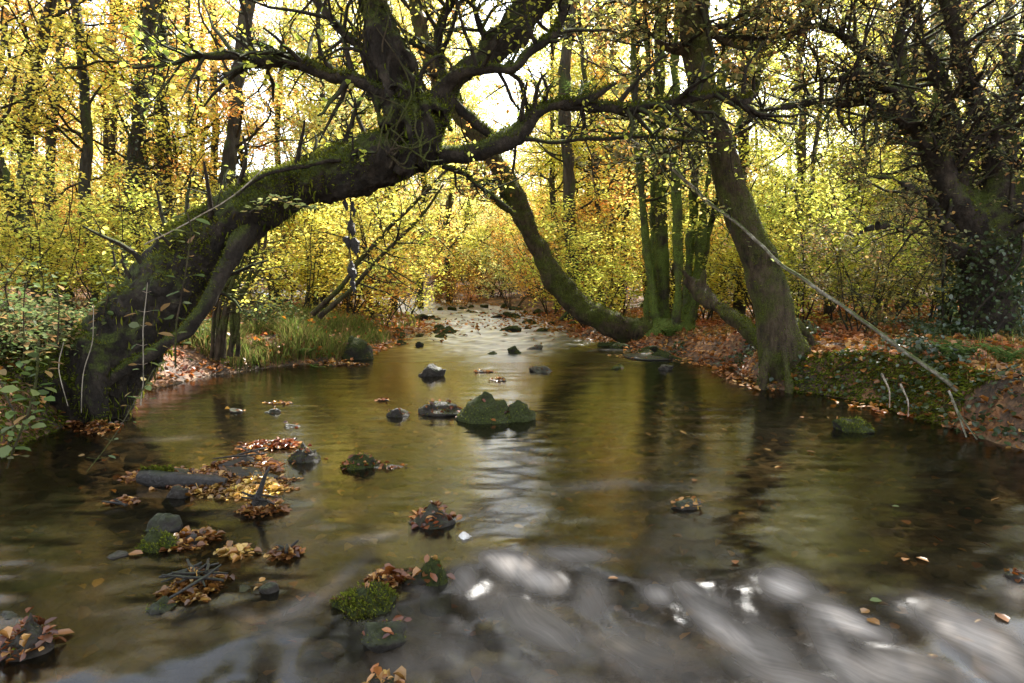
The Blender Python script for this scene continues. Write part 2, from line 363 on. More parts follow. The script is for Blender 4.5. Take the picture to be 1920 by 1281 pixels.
def wz(X, Y):
    yl = np.interp(X, LIP[:, 0], LIP[:, 1])+.05*fbm2(X*4, Y*0, 31, 2)
    t = yl-Y
    z = -.055*smooth(t/.42)
    z = z+smooth(t/.3)*(.014*fbm2(X*5+Y*2, Y*3, 33, 3)+.006*fbm2(X*11, Y*5, 34, 2))
    near = smooth((5.5-Y)/3)
    z = z+near*.007*fbm2(X*3, Y*5, 35, 3)+.0025*fbm2(X*2.5, Y*7, 36, 3)*smooth((14-Y)/6)
    z = z+.0022*np.sin(Y*22+3*fbm2(X, Y, 40, 2))*np.exp(-((X-.2-.9*(Y-5)*0)**2)/.35)*np.exp(-((Y-5.1)/.6)**2)
    z = z+.0018*np.sin(Y*18+2*fbm2(X, Y, 41, 2))*np.exp(-((X-1.7)/.45)**2)*np.exp(-((Y-6.3)/1.0)**2)
    z = z+.03*smooth((Y-8)/6)*fbm2(X*3, Y*2.2, 42, 3)
    for (sx_, sy_) in ((.05, 3.25), (1.2, 3.1), (1.75, 2.75), (2.3, 2.55), (-.1, 3.1)):
        z = z+.02*np.exp(-(((X-sx_)/.16)**2+((Y-sy_)/.13)**2))
    return z
xs = np.concatenate([np.arange(-14, -5, .3), np.arange(-5, 5.2, .03), np.arange(5.2, 9, .3)])
ys = np.concatenate([np.arange(-4, 1.2, .3), np.arange(1.2, 7, .025), np.arange(7, 14, .06), np.arange(14, 45, .15)])
mb = grid_mesh(xs, ys, wz); me = mb.mesh('water')
X, Y = np.meshgrid(xs, ys); at = me.attributes.new('foam', 'FLOAT', 'POINT'); at.data.foreach_set('value', np.where(Y < 7, 1.0*foam_sheen(X, Y)**1.6, foam_sheen(X, Y)).ravel().astype(np.float32))
at3 = me.attributes.new('rough', 'FLOAT', 'POINT'); at3.data.foreach_set('value', (.17+.28*smooth((Y-7.5)/6)).ravel().astype(np.float32))
T_ = np.clip(3.3-Y, 0, 3); AC = (X+.25+.5*T_*np.exp(-((X-.2)/.5)**2)*0)/(1+.42*T_)-.16*T_; AC = AC+.13*fbm2(X*1.7, Y*1.5, 71, 3)
at2 = me.attributes.new('flow', 'FLOAT_VECTOR', 'POINT'); at2.data.foreach_set('vector', np.stack([AC, Y, 0*Y], -1).reshape(-1).astype(np.float32))
def watermat():
    m, nt, out = newmat('stream_water'); L = nt.links.new
    g = N(nt, 'NewGeometry'); a = N(nt, 'Attribute'); a.attribute_name = 'foam'
    fl = N(nt, 'Attribute'); fl.attribute_name = 'flow'; mp = N(nt, 'Mapping'); mp.inputs['Scale'].default_value = (5.5, 1.7, 1); L(fl.outputs['Vector'], mp.inputs[0])
    n1 = N(nt, 'TexNoise', Scale=1.0, Detail=5.0, Roughness=.55, Distortion=.4); L(mp.outputs[0], n1.inputs[0])
    mp2 = N(nt, 'Mapping'); mp2.inputs['Scale'].default_value = (60, 6, 1); L(fl.outputs['Vector'], mp2.inputs[0])
    n2 = N(nt, 'TexNoise', Scale=1.0, Detail=3.0, Roughness=.6, Distortion=.3); L(mp2.outputs[0], n2.inputs[0])
    mp3 = N(nt, 'Mapping'); mp3.inputs['Scale'].default_value = (1.1, 3.4, 1); L(g.outputs['Position'], mp3.inputs[0])
    n3 = N(nt, 'TexNoise', Scale=1.0, Detail=4.0, Roughness=.5, Distortion=.8); L(mp3.outputs[0], n3.inputs[0])
    # bump
    s1 = N(nt, 'Math', operation='MULTIPLY_ADD'); L(n1.outputs[0], s1.inputs[0]); s1.inputs[1].default_value = .6; L(n3.outputs[0], s1.inputs[2])
    bu = N(nt, 'Bump', Strength=.13, Distance=.02); L(s1.outputs[0], bu.inputs['Height'])
    fr = N(nt, 'Fresnel', IOR=1.33); L(bu.outputs[0], fr.inputs['Normal'])
    fb = N(nt, 'Math', operation='MULTIPLY_ADD'); L(fr.outputs[0], fb.inputs[0]); fb.inputs[1].default_value = 1.15; fb.inputs[2].default_value = .01; fb.use_clamp = True
    gl = N(nt, 'BsdfGlossy', distribution='BECKMANN'); L(bu.outputs[0], gl.inputs['Normal'])
    rg = N(nt, 'Math', operation='MULTIPLY_ADD'); L(a.outputs['Fac'], rg.inputs[0]); rg.inputs[1].default_value = .5; ra = N(nt, 'Attribute'); ra.attribute_name = 'rough'; L(ra.outputs['Fac'], rg.inputs[2]); L(rg.outputs[0], gl.inputs['Roughness'])
    tr = N(nt, 'BsdfTransparent'); tr.inputs[0].default_value = (.4, .34, .225, 1)
    df = N(nt, 'BsdfDiffuse'); df.inputs[0].default_value = (.024, .021, .012, 1)   # suspended silt
    mt = N(nt, 'MixShader'); mt.inputs[0].default_value = .16; L(tr.outputs[0], mt.inputs[1]); L(df.outputs[0], mt.inputs[2])
    fk = N(nt, 'Math', operation='MULTIPLY_ADD', use_clamp=True); L(a.outputs['Fac'], fk.inputs[0]); fk.inputs[1].default_value = -3.0; fk.inputs[2].default_value = 1.0
    fk2 = N(nt, 'Math', operation='MULTIPLY'); L(fk.outputs[0], fk2.inputs[0]); L(fb.outputs[0], fk2.inputs[1])
    mx = N(nt, 'MixShader'); L(fk2.outputs[0], mx.inputs[0]); L(mt.outputs[0], mx.inputs[1]); L(gl.outputs[0], mx.inputs[2])
    # foam, with the upstream sky sheen painted in
    q = ramp(nt, n1.outputs[0], [(.25, (.4,)*3), (.72, (1,)*3)]); q2 = ramp(nt, n2.outputs[0], [(.3, (.75,)*3), (.7, (1,)*3)])
    m1 = N(nt, 'Math', operation='MULTIPLY'); L(a.outputs['Fac'], m1.inputs[0]); L(q.outputs[0], m1.inputs[1])
    m2 = N(nt, 'Math', operation='MULTIPLY', use_clamp=True); L(m1.outputs[0], m2.inputs[0]); L(q2.outputs[0], m2.inputs[1])
    fo = N(nt, 'BsdfDiffuse'); fo.inputs[0].default_value = (.68, .6, .52, 1)
    ft = N(nt, 'BsdfTranslucent'); ft.inputs[0].default_value = (.68, .6, .52, 1)
    fm = N(nt, 'MixShader'); fm.inputs[0].default_value = .3; L(fo.outputs[0], fm.inputs[1]); L(ft.outputs[0], fm.inputs[2])
    mf = N(nt, 'MixShader'); L(m2.outputs[0], mf.inputs[0]); L(mx.outputs[0], mf.inputs[1]); L(fm.outputs[0], mf.inputs[2])
    L(mf.outputs[0], out.inputs[0]); return m
M['water'] = watermat()
tag(obj('water', me, M['water']), kind='structure')

# ------------------------------------------------------------------ solids through remesh
def organic(mb, voxel, disp, freq, seed, cutoff=None):
    me = mb.mesh('tmp'); o = bpy.data.objects.new('tmp', me); COL.objects.link(o)
    md = o.modifiers.new('r', 'REMESH'); md.mode = 'VOXEL'; md.voxel_size = voxel; md.use_smooth_shade = True
    m2 = o.modifiers.new('s', 'SMOOTH'); m2.iterations = 3; m2.factor = .5
    dg = bpy.context.evaluated_depsgraph_get(); ev = o.evaluated_get(dg); nm = bpy.data.meshes.new_from_object(ev)
    bpy.data.objects.remove(o); bpy.data.meshes.remove(me)
    n = len(nm.vertices); co = np.empty(n*3, np.float32); nm.vertices.foreach_get('co', co); co = co.reshape(-1, 3).astype(float)
    no = np.empty(n*3, np.float32); nm.vertices.foreach_get('normal', no); no = no.reshape(-1, 3)
    co = co+no*(disp*1.3*fbm(co*2.6, seed+3, 2))[:, None]
    fz = np.array([1, 1, .55])
    co = co+no*(disp*1.1*smooth((vnoise(co*4.2, seed+21)+.4*vnoise(co*9, seed+22)-.1)/.35)*smooth((no[:, 2]+.4)/.5))[:, None]
    d = disp*(fbm(co*freq*fz, seed, 4)-.2-.45*(1-np.abs(fbm(co*freq*np.array([3.2, 3.2, 1.1]), seed+9, 3)))**3)
    co = co+no*d[:, None]; nm.vertices.foreach_set('co', co.ravel().astype(np.float32)); nm.update()
    nm.polygons.foreach_set('use_smooth', np.ones(len(nm.polygons), bool))
    return nm
def shift(me, loc):
    n = len(me.vertices); co = np.empty(n*3, np.float32); me.vertices.foreach_get('co', co); co = co.reshape(-1, 3)-np.array(loc, np.float32)
    me.vertices.foreach_set('co', co.ravel()); me.update(); return me
def surf_pts(me, n, g, zmin=-1., zmax=1.):
    """random points on a mesh, with normals, for faces whose normal z lies in [zmin, zmax]"""
    k = len(me.polygons); a = np.empty(k, np.float32); me.polygons.foreach_get('area', a)
    c = np.empty(k*3, np.float32); me.polygons.foreach_get('center', c); c = c.reshape(-1, 3)
    no = np.empty(k*3, np.float32); me.polygons.foreach_get('normal', no); no = no.reshape(-1, 3)
    w = a*((no[:, 2] >= zmin) & (no[:, 2] <= zmax))*(.15+np.clip(fbm(c*1.8, 77, 3)+.4, 0, 1))
    i = g.choice(k, n, p=w/w.sum()); return c[i].astype(float)+g.normal(0, .006, (n, 3)), no[i].astype(float)
def fuzz(mb, pts, nrm, size, g, wid=.5):
    """moss tufts : small leaflets standing off the bark"""
    n = len(pts); d = nrm+g.normal(0, .55, (n, 3)); d[:, 2] += .15; d /= np.linalg.norm(d, axis=1)[:, None]
    yaw = np.arctan2(d[:, 1], d[:, 0]); pitch = np.arcsin(np.clip(d[:, 2], -1, 1))
    leaves(mb, pts-nrm*.004, yaw, pitch, g.uniform(-1.5, 1.5, n), size*g.uniform(.4, 1.3, n), g.normal(0, .4, n), wid)

def W(px, d): return px*d/F/2
# =================================================================== HERO TREE
g1 = np.random.default_rng(11)
base = P(150, 770, 6.3); base[2] = float(gh(base[0], base[1])) if True else 0
hero = thing('leaning_tree', 'huge moss covered tree arching from the left bank across the stream', 'tree', base)
main = pix([(110, 850, 6.35, 130), (155, 760, 6.3, 165), (232, 648, 6.3, 160), (300, 550, 6.3, 150), (365, 472, 6.35, 138), (450, 405, 6.4, 118), (555, 347, 6.5, 102), (650, 318, 6.6, 118), (750, 285, 6.7, 118), (800, 285, 6.75, 80)])
stem = pix([(765, 320, 6.7, 90), (778, 265, 6.7, 118), (766, 215, 6.68, 118), (745, 165, 6.65, 90), (724, 100, 6.6, 78), (708, 30, 6.6, 74), (698, -60, 6.55, 70), (672, -260, 6.4, 58), (640, -480, 6.2, 40)])
limbr = pix([(790, 270, 6.7, 90), (822, 200, 6.8, 66), (855, 148, 6.9, 58), (905, 108, 7, 62), (950, 62, 7.1, 74), (1000, 0, 7.2, 72), (1060, -90, 7.3, 60), (1100, -250, 7.4, 50), (1160, -480, 7.5, 34)])
mb = MB()
for sp, sd in ((main, 1), (stem, 2), (limbr, 3)):
    sp = wiggle(sp, .02, 2, sd); mb.tube(sp[:, :3], sp[:, 3]*(.86, .8, .82)[sd-1], 20)
for k in range(20):   # aerial roots running down the stem on to the arch
    a = k/20*6.28+g1.normal(0, .1); i0 = int(g1.uniform(4, 12)); rows = []
    for t in np.linspace(0, 1, 7):
        i = int(i0+(1-t)*g1.uniform(14, 17)); c = stem[min(i, len(stem)-1)]; an = a+.5*math.sin(t*3+k); rr = c[3]*(.84+.35*t**2); rows.append([c[0]+math.cos(an)*rr, c[1]+math.sin(an)*rr, c[2], .018+.03*t])
    sp = spline(rows, .04); mb.tube(sp[:, :3], sp[:, 3], 8)
# flare ridges where stem joins, roots at base
for pts in [[(700, 300, 6.5, 30), (735, 250, 6.45, 24), (745, 180, 6.42, 12)], [(820, 290, 6.6, 26), (812, 240, 6.5, 24), (785, 180, 6.48, 12)], [(760, 330, 6.45, 30), (770, 260, 6.38, 26), (755, 190, 6.4, 14)],
            [(190, 640, 6.0, 60), (170, 720, 5.9, 60), (190, 790, 5.9, 44)], [(120, 700, 6.0, 80), (60, 740, 5.9, 70), (20, 800, 5.8, 40)], [(230, 640, 6.3, 50), (225, 720, 6.3, 50), (215, 790, 6.3, 40)],
            [(80, 720, 6.5, 90), (0, 700, 6.6, 70), (-90, 720, 6.7, 50)], [(130, 640, 6.4, 90), (40, 660, 6.5, 70), (-60, 690, 6.6, 50)]]:
    sp = pix(pts, .05); mb.tube(sp[:, :3], sp[:, 3], 12)
trunk_me = organic(mb, .018, .03, 7, 5)
o = obj('trunk', shift(trunk_me, hero.location), M['hero'], hero)
limbs = {
 'limb_a': [(790, 290, 6.75, 60), (850, 293, 6.8, 42), (920, 273, 6.9, 46), (965, 252, 7, 46), (995, 222, 7, 36), (1030, 198, 7.05, 30), (1080, 195, 7.1, 28), (1150, 203, 7.2, 22), (1230, 195, 7.2, 20), (1300, 182, 7.2, 19), (1355, 172, 7.2, 19), (1395, 190, 7.25, 20), (1418, 165, 7.3, 14), (1425, 130, 7.3, 8)],
 'b': [(950, 262, 7, 20), (1000, 263, 7, 11), (1060, 266, 7.1, 9), (1130, 258, 7.15, 9), (1210, 257, 7.2, 9), (1300, 266, 7.2, 6), (1380, 262, 7.3, 4)],
 'c': [(1050, 195, 7.1, 22), (1090, 188, 7.05, 20), (1125, 178, 7, 17), (1157, 158, 7, 8)],
 'd': [(810, 190, 6.75, 34), (860, 138, 6.7, 22), (905, 130, 6.65, 20), (955, 125, 6.6, 18), (985, 100, 6.6, 18), (1015, 78, 6.6, 18), (1045, 55, 6.6, 17), (1056, 20, 6.6, 15), (1062, -40, 6.6, 13), (1090, -140, 6.6, 8)],
 'e': [(1000, 208, 7, 14), (985, 185, 6.9, 12), (972, 150, 6.8, 10), (955, 138, 6.7, 8)],
 'f': [(730, 175, 6.6, 40), (690, 158, 6.55, 28), (650, 146, 6.5, 26), (600, 135, 6.5, 25), (545, 113, 6.5, 28), (480, 114, 6.4, 24), (420, 108, 6.4, 17), (365, 105, 6.3, 12), (320, 118, 6.3, 8), (250, 125, 6.2, 5)],
 'g': [(540, 113, 6.5, 12), (528, 95, 6.5, 9), (530, 78, 6.5, 4)],
 'h': [(725, 120, 6.6, 26), (690, 98, 6.6, 18), (660, 72, 6.6, 16), (618, 32, 6.6, 15), (585, -5, 6.6, 13), (540, -70, 6.6, 8)],
 'i': [(480, 400, 6.35, 60), (446, 455, 6.2, 48), (412, 525, 6.1, 34), (370, 596, 6.05, 30), (312, 645, 6.0, 28), (240, 685, 6.0, 28), (200, 720, 6, 26)],
 'j': [(835, 165, 6.9, 26), (820, 90, 7, 20), (828, 40, 7, 18), (850, 0, 7, 15), (870, -60, 7, 10)],
 'k': [(925, 90, 7, 18), (905, 62, 6.9, 14), (890, 20, 6.8, 12), (880, -30, 6.8, 8)],
 'l': [(830, 310, 6.75, 14), (880, 335, 6.7, 9), (930, 370, 6.6, 8), (965, 400, 6.5, 4)],
 'm': [(800, 220, 6.6, 22), (780, 180, 6.5, 12), (800, 120, 6.5, 10), (830, 105, 6.5, 8), (850, 135, 6.5, 6)],
 'n': [(845, 180, 6.8, 22), (880, 220, 6.9, 24), (925, 262, 7, 20)],
 'q': [(1005, 85, 6.6, 12), (995, 60, 6.5, 10), (985, 20, 6.5, 8), (975, -30, 6.5, 6)],
 'r': [(700, 130, 6.5, 10), (680, 100, 6.45, 8), (640, 90, 6.4, 6), (600, 110, 6.4, 4)],
 's': [(640, 300, 6.3, 16), (560, 310, 6.2, 12), (490, 330, 6.15, 9), (440, 370, 6.1, 6)],
}
lsp = {}
fz = MB(); tw = MB(); anc = []
for i, (k, v) in enumerate(limbs.items()):
    sp = wiggle(pix(v, .04), .025 if k in ('d', 'limb_a', 'f', 'h') else .015, 3.5, 30+i); lsp[k] = sp
    m_ = MB(); m_.tube(sp[:, :3], sp[:, 3]*(1.0 if k in 'fdh' else .8), 14, wob=.28, seed=i); me_ = m_.mesh('limb', hero.location[:])
    obj('limb', me_, M['hero'], hero)
    mw = m_.mesh('t'); n_ = int(sum(sp[:, 3])*950) if k not in ('i',) else 1200
    p_, q_ = surf_pts(mw, n_, g1, .0, 1.); fuzz(fz, p_, q_, .026, g1); bpy.data.meshes.remove(mw)
p_, q_ = surf_pts(trunk_me, 70000, g1, -.5, 1.); p_ = p_+np.array(hero.location[:]); 
keep = fbm(p_*3.0, 55, 3)+q_[:, 2]*.95 > .28; keep &= ~((p_[:, 2] > 3.1) & (g1.uniform(size=len(p_)) < .7))
fuzz(fz, p_[keep]+q_[keep]*.008, q_[keep], .03, g1)
ps, qs = surf_pts(trunk_me, 2600, g1, -1, .0); ps = ps+np.array(hero.location[:]); k_ = fbm(ps*2.2, 57, 2) > -.1; ps = ps[k_]; n_ = len(ps)
leaves(fz, ps, g1.uniform(0, 6.28, n_), g1.normal(-1.35, .2, n_), g1.uniform(-1, 1, n_), g1.uniform(.03, .11, n_), g1.normal(0, .3, n_), .16)
obj('moss', fz, M['moss'], hero)
# ivy-like twigs creeping on stem
iv = MB()
for k in range(30):
    a = g1.uniform(0, 6.28); i0 = int(g1.uniform(0, 40)); c = stem[i0:i0+int(g1.uniform(10, 26))]
    if len(c) < 6: continue
    t = np.linspace(0, 1, len(c)); ang = a+1.6*t*g1.normal()+.5*np.sin(t*7+a)
    off = np.stack([np.cos(ang), np.sin(ang), 0*ang], -1)*(c[:, 3:4]*1.12+.01)
    iv.tube(c[:, :3]+off, np.linspace(.009, .004, len(c)), 5, cap=False)
for k in range(14):      # bowed rootlets hanging off the knot
    s = P(g1.uniform(700, 830), g1.uniform(180, 300), 6.35); e = P(g1.uniform(690, 830), g1.uniform(240, 320), 6.3)
    c = (s+e)/2+np.array([g1.normal(0, .05), -.12, -.12])
    sp = spline([[*s, .009], [*c, .008], [*e, .006]], .03); sp = wiggle(sp, .02, 8, k); iv.tube(sp[:, :3], sp[:, 3], 5, cap=False)
obj('ivy_stems', iv, M['oak'], hero)
sprout(tw, anc, lsp['limb_a'], 26, .55, g1, .25, 1, kids=(3, 3, 3, 3), dens=5)
sprout(tw, anc, lsp['b'], 16, .6, g1, .1, 1, kids=(3, 3, 3), dens=6)
sprout(tw, anc, lsp['d'], 14, .55, g1, .2, 1, kids=(3, 3, 3), dens=8)
sprout(tw, anc, lsp['h'], 14, .8, g1, .3, 1, dens=6)
sprout(tw, anc, lsp['j'], 12, .8, g1, .2, 1, dens=7)
sprout(tw, anc, lsp['k'], 10, .7, g1, .2, 1, dens=7)
sprout(tw, anc, lsp['q'], 6, .5, g1, .2, 1, dens=7)
sprout(tw, anc, lsp['l'], 10, .5, g1, .1, 1, kids=(2, 3, 2), dens=5)
sprout(tw, anc, limbr, 22, 1.0, g1, .35, 1, up=.3, dens=7)
sprout(tw, anc, stem, 18, 1.2, g1, .5, 1, dens=7)
sprout(tw, anc, main, 26, .5, g1, .35, .95, up=1.2, kids=(3, 3, 3), dens=9)
A = np.vstack(anc); A = A[g1.uniform(size=len(A)) < .5]; anh = []
for sp_, t_ in ((stem, .5), (limbr, .5)): sprout(tw, anh, sp_, 16, 2.4, g1, t_, 1, lvl=1, maxl=3, kids=(5, 5, 5), dens=14, rk=.4, rmax=.06, trop=.06, flat=.5)
A2 = np.vstack(anh); A2 = A2[A2[:, 2] > CH+.36*A2[:, 1]]  # only leaves above the frame kept: crown added to shade the rapids
lv = MB(); leaf_cloud(lv, A, .05, g1, .6, .02); 
obj('foliage', lv, M['lgrn'], hero)
lv = MB(); leaf_cloud(lv, A2, .1, g1, .4, .06); obj('foliage', lv, M['lgrn'], hero)
anc = []
sprout(tw, anc, lsp['f'], 40, .55, g1, .12, 1, kids=(3, 3, 3), dens=9, up=.2)
A = np.vstack(anc); lv = MB(); leaf_cloud(lv, A[g1.uniform(size=len(A)) < .26], .07, g1, .5, .03, wid=1.5)
o = obj('foliage', lv, M['lbright'], hero); o['label'] = 'large lime green leaves on the long left limb'
obj('twigs', tw, M['twig'], hero)
# ferns growing on the limb (polypody)
def frond(mb, p, yaw, L, g, arch=.6, n=13):
    t = np.linspace(0, 1, n); h = np.sin(t*1.9)*L*arch; x = t*L*.85
    pts = p+np.stack([np.cos(yaw)*x, np.sin(yaw)*x, h], -1)
    mb.tube(pts, np.linspace(.004, .0015, n)*max(L/.5, .5), 3, cap=False)
    w = L*.30*np.sin(np.clip(t*1.05+.12, 0, 1)*math.pi)**.7
    for s in (-1, 1):
        leaves(mb, pts[1:], np.full(n-1, yaw+s*1.25), np.full(n-1, -.12)+g.normal(0, .12, n-1), np.full(n-1, .1*s), w[1:]+.01, None, .55)
fm = MB()
for k in range(22): frond(fm, P(1010+g1.uniform(0, 120), 190-g1.uniform(0, 14), 7.05), g1.uniform(0, 6.28), g1.uniform(.12, .22), g1, .9, 9)
for k in range(14): frond(fm, P(820+g1.uniform(0, 40), 185, 6.8), g1.uniform(0, 6.28), g1.uniform(.08, .14), g1, .9, 8)
obj('fern_fronds', fm, M['fern'], hero)

# =================================================================== ARCING TREE
def path_tree(name, label, sps, mat, g, crown=None, moss=0, voxel=.035, disp=.03, cat='tree', twk=None, leafm=None, lsize=.08, tw_spec=(), msize=.035, group=None):
    b = sps[0][0][:3].copy(); b[2] = float(gh(b[0], b[1])); r = thing(name, label, cat, b, group)
    mb = MB()
    for sp in sps: mb.tube(sp[:, :3], sp[:, 3], 14)
    me = organic(mb, voxel, disp, 5, int(g.integers(99)))
    if moss:
        p, q = surf_pts(me, moss, g, -.2, 1); f = MB(); fuzz(f, p, q, msize, g); 
    obj('trunk', shift(me, r.location), mat, r)
    if moss: obj('moss', f, M['moss'], r)
    tw = MB(); anc = []
    for (i, cnt, L, kw) in tw_spec: sprout(tw, anc, sps[i], cnt, L, g, **kw)
    if tw.v: obj('branches', tw, M['twig'], r)
    if anc and leafm:
        A = np.vstack(anc); lv = MB(); leaf_cloud(lv, A, lsize, g, .45, .04); obj('crown', lv, leafm, r)
    return r
g2 = np.random.default_rng(21)
arc = pix([(1250, 640, 12.5, 64), (1215, 622, 12.5, 60), (1165, 614, 12.4, 52), (1110, 588, 12.3, 50), (1055, 535, 12.2, 46), (1012, 470, 12.1, 42), (978, 405, 12, 38), (945, 330, 12, 36), (905, 262, 12, 36), (868, 212, 12, 36), (820, 140, 12, 32), (780, 20, 12, 28), (760, -150, 12, 20)])
arc2 = pix([(965, 370, 12.1, 20), (950, 395, 11.9, 14), (900, 350, 11.8, 10), (860, 330, 11.7, 6)])
path_tree('arching_tree', 'curved mossy trunk sweeping up leftwards from the right bank behind the arch', [wiggle(arc, .05, 1, 4), arc2], M['oak'], g2, moss=9000, tw_spec=((0, 26, 1.6, dict(t0=.45, dens=8)), (1, 8, .8, {})), leafm=M['lora'])
# =================================================================== RIGHT TREE
g3 = np.random.default_rng(31)
rt = pix([(1480, 760, 7.95, 125), (1476, 715, 7.95, 110), (1468, 670, 7.95, 104), (1456, 600, 7.97, 88), (1426, 500, 8, 76), (1398, 430, 8, 68), (1354, 300, 8.05, 62), (1322, 180, 8.1, 58), (1302, 60, 8.1, 55), (1297, -20, 8.1, 54), (1290, -200, 8.1, 46), (1300, -500, 8.1, 34), (1310, -800, 8.1, 20)])
roots = [pix(v, .05) for v in ([(1440, 660, 7.8, 30), (1432, 710, 7.75, 34), (1428, 750, 7.7, 24)], [(1500, 640, 7.9, 34), (1525, 690, 7.8, 40), (1560, 730, 7.7, 30), (1600, 750, 7.6, 16)], [(1470, 650, 7.7, 30), (1478, 720, 7.55, 34), (1480, 760, 7.5, 20)],
         [(1490, 600, 8.1, 34), (1545, 670, 8.3, 34), (1600, 700, 8.5, 18)], [(1510, 690, 7.7, 24), (1540, 735, 7.5, 20), (1600, 752, 7.3, 12)])]
rl = [pix(v) for v in ([(1295, -100, 8.1, 30), (1420, -165, 8.2, 18), (1560, -215, 8.3, 8)], [(1295, -160, 8.1, 28), (1250, -190, 7.6, 18), (1190, -230, 7.2, 8)], [(1300, -300, 8.1, 30), (1200, -420, 7.4, 18), (1050, -560, 6.6, 10)], [(1295, -250, 8.1, 30), (1400, -420, 7.2, 18), (1500, -640, 6.4, 10)], [(1305, 90, 8.1, 26), (1255, 92, 8.0, 10), (1215, 60, 7.9, 7), (1180, 30, 7.8, 5)], [(1325, 200, 8.05, 20), (1290, 262, 7.9, 8), (1200, 300, 7.8, 6), (1130, 280, 7.7, 4)], [(1300, 40, 8.1, 22), (1390, 90, 7.9, 10), (1460, 70, 7.8, 8), (1520, 55, 7.8, 5)])]  # first four limbs are out of view, added to keep sun off the foam
path_tree('leaning_oak', 'thick brown trunk leaning left from the right bank with roots in the water', [wiggle(rt*np.array([1, 1, 1, .86]), .02, 1.5, 4)]+[q*np.array([1, 1, 1, .55]) for q in roots]+rl, M['oak'], g3, moss=22000, voxel=.022, disp=.016, msize=.022,
          tw_spec=((0, 16, 1.8, dict(t0=.62, dens=9)), (0, 26, 3.2, dict(t0=.62, lvl=1, maxl=3, kids=(5, 5, 5), dens=20, rmax=.06, trop=.08, up=.3)), (6, 16, 1.8, dict(lvl=1, maxl=3, kids=(5, 5, 5), dens=30, rmax=.04)), (7, 12, 1.8, dict(lvl=1, maxl=3, kids=(5, 5, 5), dens=26, rmax=.04)), (8, 14, 1.8, dict(lvl=1, maxl=3, kids=(5, 5, 5), dens=20, rmax=.04)), (9, 14, 1.8, dict(lvl=1, maxl=3, kids=(5, 5, 5), dens=20, rmax=.04)), (10, 12, .8, {}), (11, 12, .8, {}), (12, 16, .8, dict(dens=10))), leafm=M['ldull'], lsize=.075)  # dense upper crown, unseen, added as shade for the stream
# =================================================================== MULTI-STEM CLUMP
g4 = np.random.default_rng(41)
ms = [pix(v, .1) for v in ([(1240, 640, 12.4, 30), (1228, 590, 12.3, 20), (1212, 450, 12.3, 17), (1198, 300, 12.3, 16), (1190, 100, 12.3, 15), (1180, -150, 12.3, 12)],
 [(1250, 640, 12.5, 40), (1244, 590, 12.5, 26), (1238, 400, 12.5, 23), (1236, 200, 12.5, 22), (1240, 0, 12.5, 21), (1240, -250, 12.5, 16)],
 [(1262, 640, 12.3, 34), (1268, 590, 12.0, 22), (1269, 400, 11.9, 18), (1266, 250, 11.9, 16), (1268, 60, 12.5, 15), (1280, -200, 12.5, 10)],
 [(1272, 640, 12.4, 34), (1284, 590, 12.4, 22), (1294, 450, 12.4, 18), (1305, 320, 12.4, 16), (1318, 120, 12.4, 14), (1330, -150, 12.4, 9)],
 [(1280, 630, 12.2, 26), (1296, 570, 12.2, 18), (1314, 440, 12.2, 14), (1328, 330, 12.2, 12), (1360, 100, 12.2, 10), (1390, -100, 12.2, 7)],
 [(1290, 630, 12.5, 24), (1305, 570, 12.5, 14), (1330, 430, 12.5, 12), (1352, 350, 12.5, 10), (1400, 180, 12.6, 8), (1440, 0, 12.6, 6)],
 [(1232, 640, 12.5, 26), (1215, 600, 12.6, 16), (1225, 450, 12.7, 12), (1222, 300, 12.7, 12), (1212, 50, 12.7, 9)],
 [(1215, 645, 12.3, 50), (1260, 625, 12.2, 64), (1305, 645, 12.3, 44)])]
path_tree('coppiced_alder', 'clump of seven straight mossy stems rising together from one stump on the right bank', [wiggle(s, .03, 1, i) for i, s in enumerate(ms)], M['stem'], g4, moss=14000, voxel=.03, disp=.018,
          tw_spec=tuple((i, 10, 1.5, dict(t0=.35, dens=8)) for i in range(7)), leafm=M['lgrn'], lsize=.08)
# broken dead log leaning there
g5 = np.random.default_rng(51)
lg = pix([(1290, 525, 10.2, 26), (1315, 550, 10, 34), (1345, 575, 9.6, 28), (1385, 605, 9.2, 24), (1425, 645, 8.8, 24), (1440, 680, 8.6, 22)], .05)
sn = [pix([(1300, 535, 10.1, 18), (1285, 512, 10.1, 10), (1270, 500, 10.1, 4)]), pix([(1312, 545, 10, 16), (1318, 520, 10, 10), (1322, 505, 10, 3)])]
mb = MB(); mb.tube(lg[:, :3], lg[:, 3], 14)
for s_ in sn: mb.tube(s_[:, :3], s_[:, 3], 8)
loc = lg[-1, :3]; me = organic(mb, .025, .02, 6, 8); p_, q_ = surf_pts(me, 1500, g5, 0, 1)
t = thing('broken_log', 'short rotten log leaning from the bank behind the thick leaning trunk', 'log', loc); obj('trunk', shift(me, t.location), M['oak'], t)
f = MB(); fuzz(f, p_, q_, .03, g5); obj('moss', f, M['moss'], t)

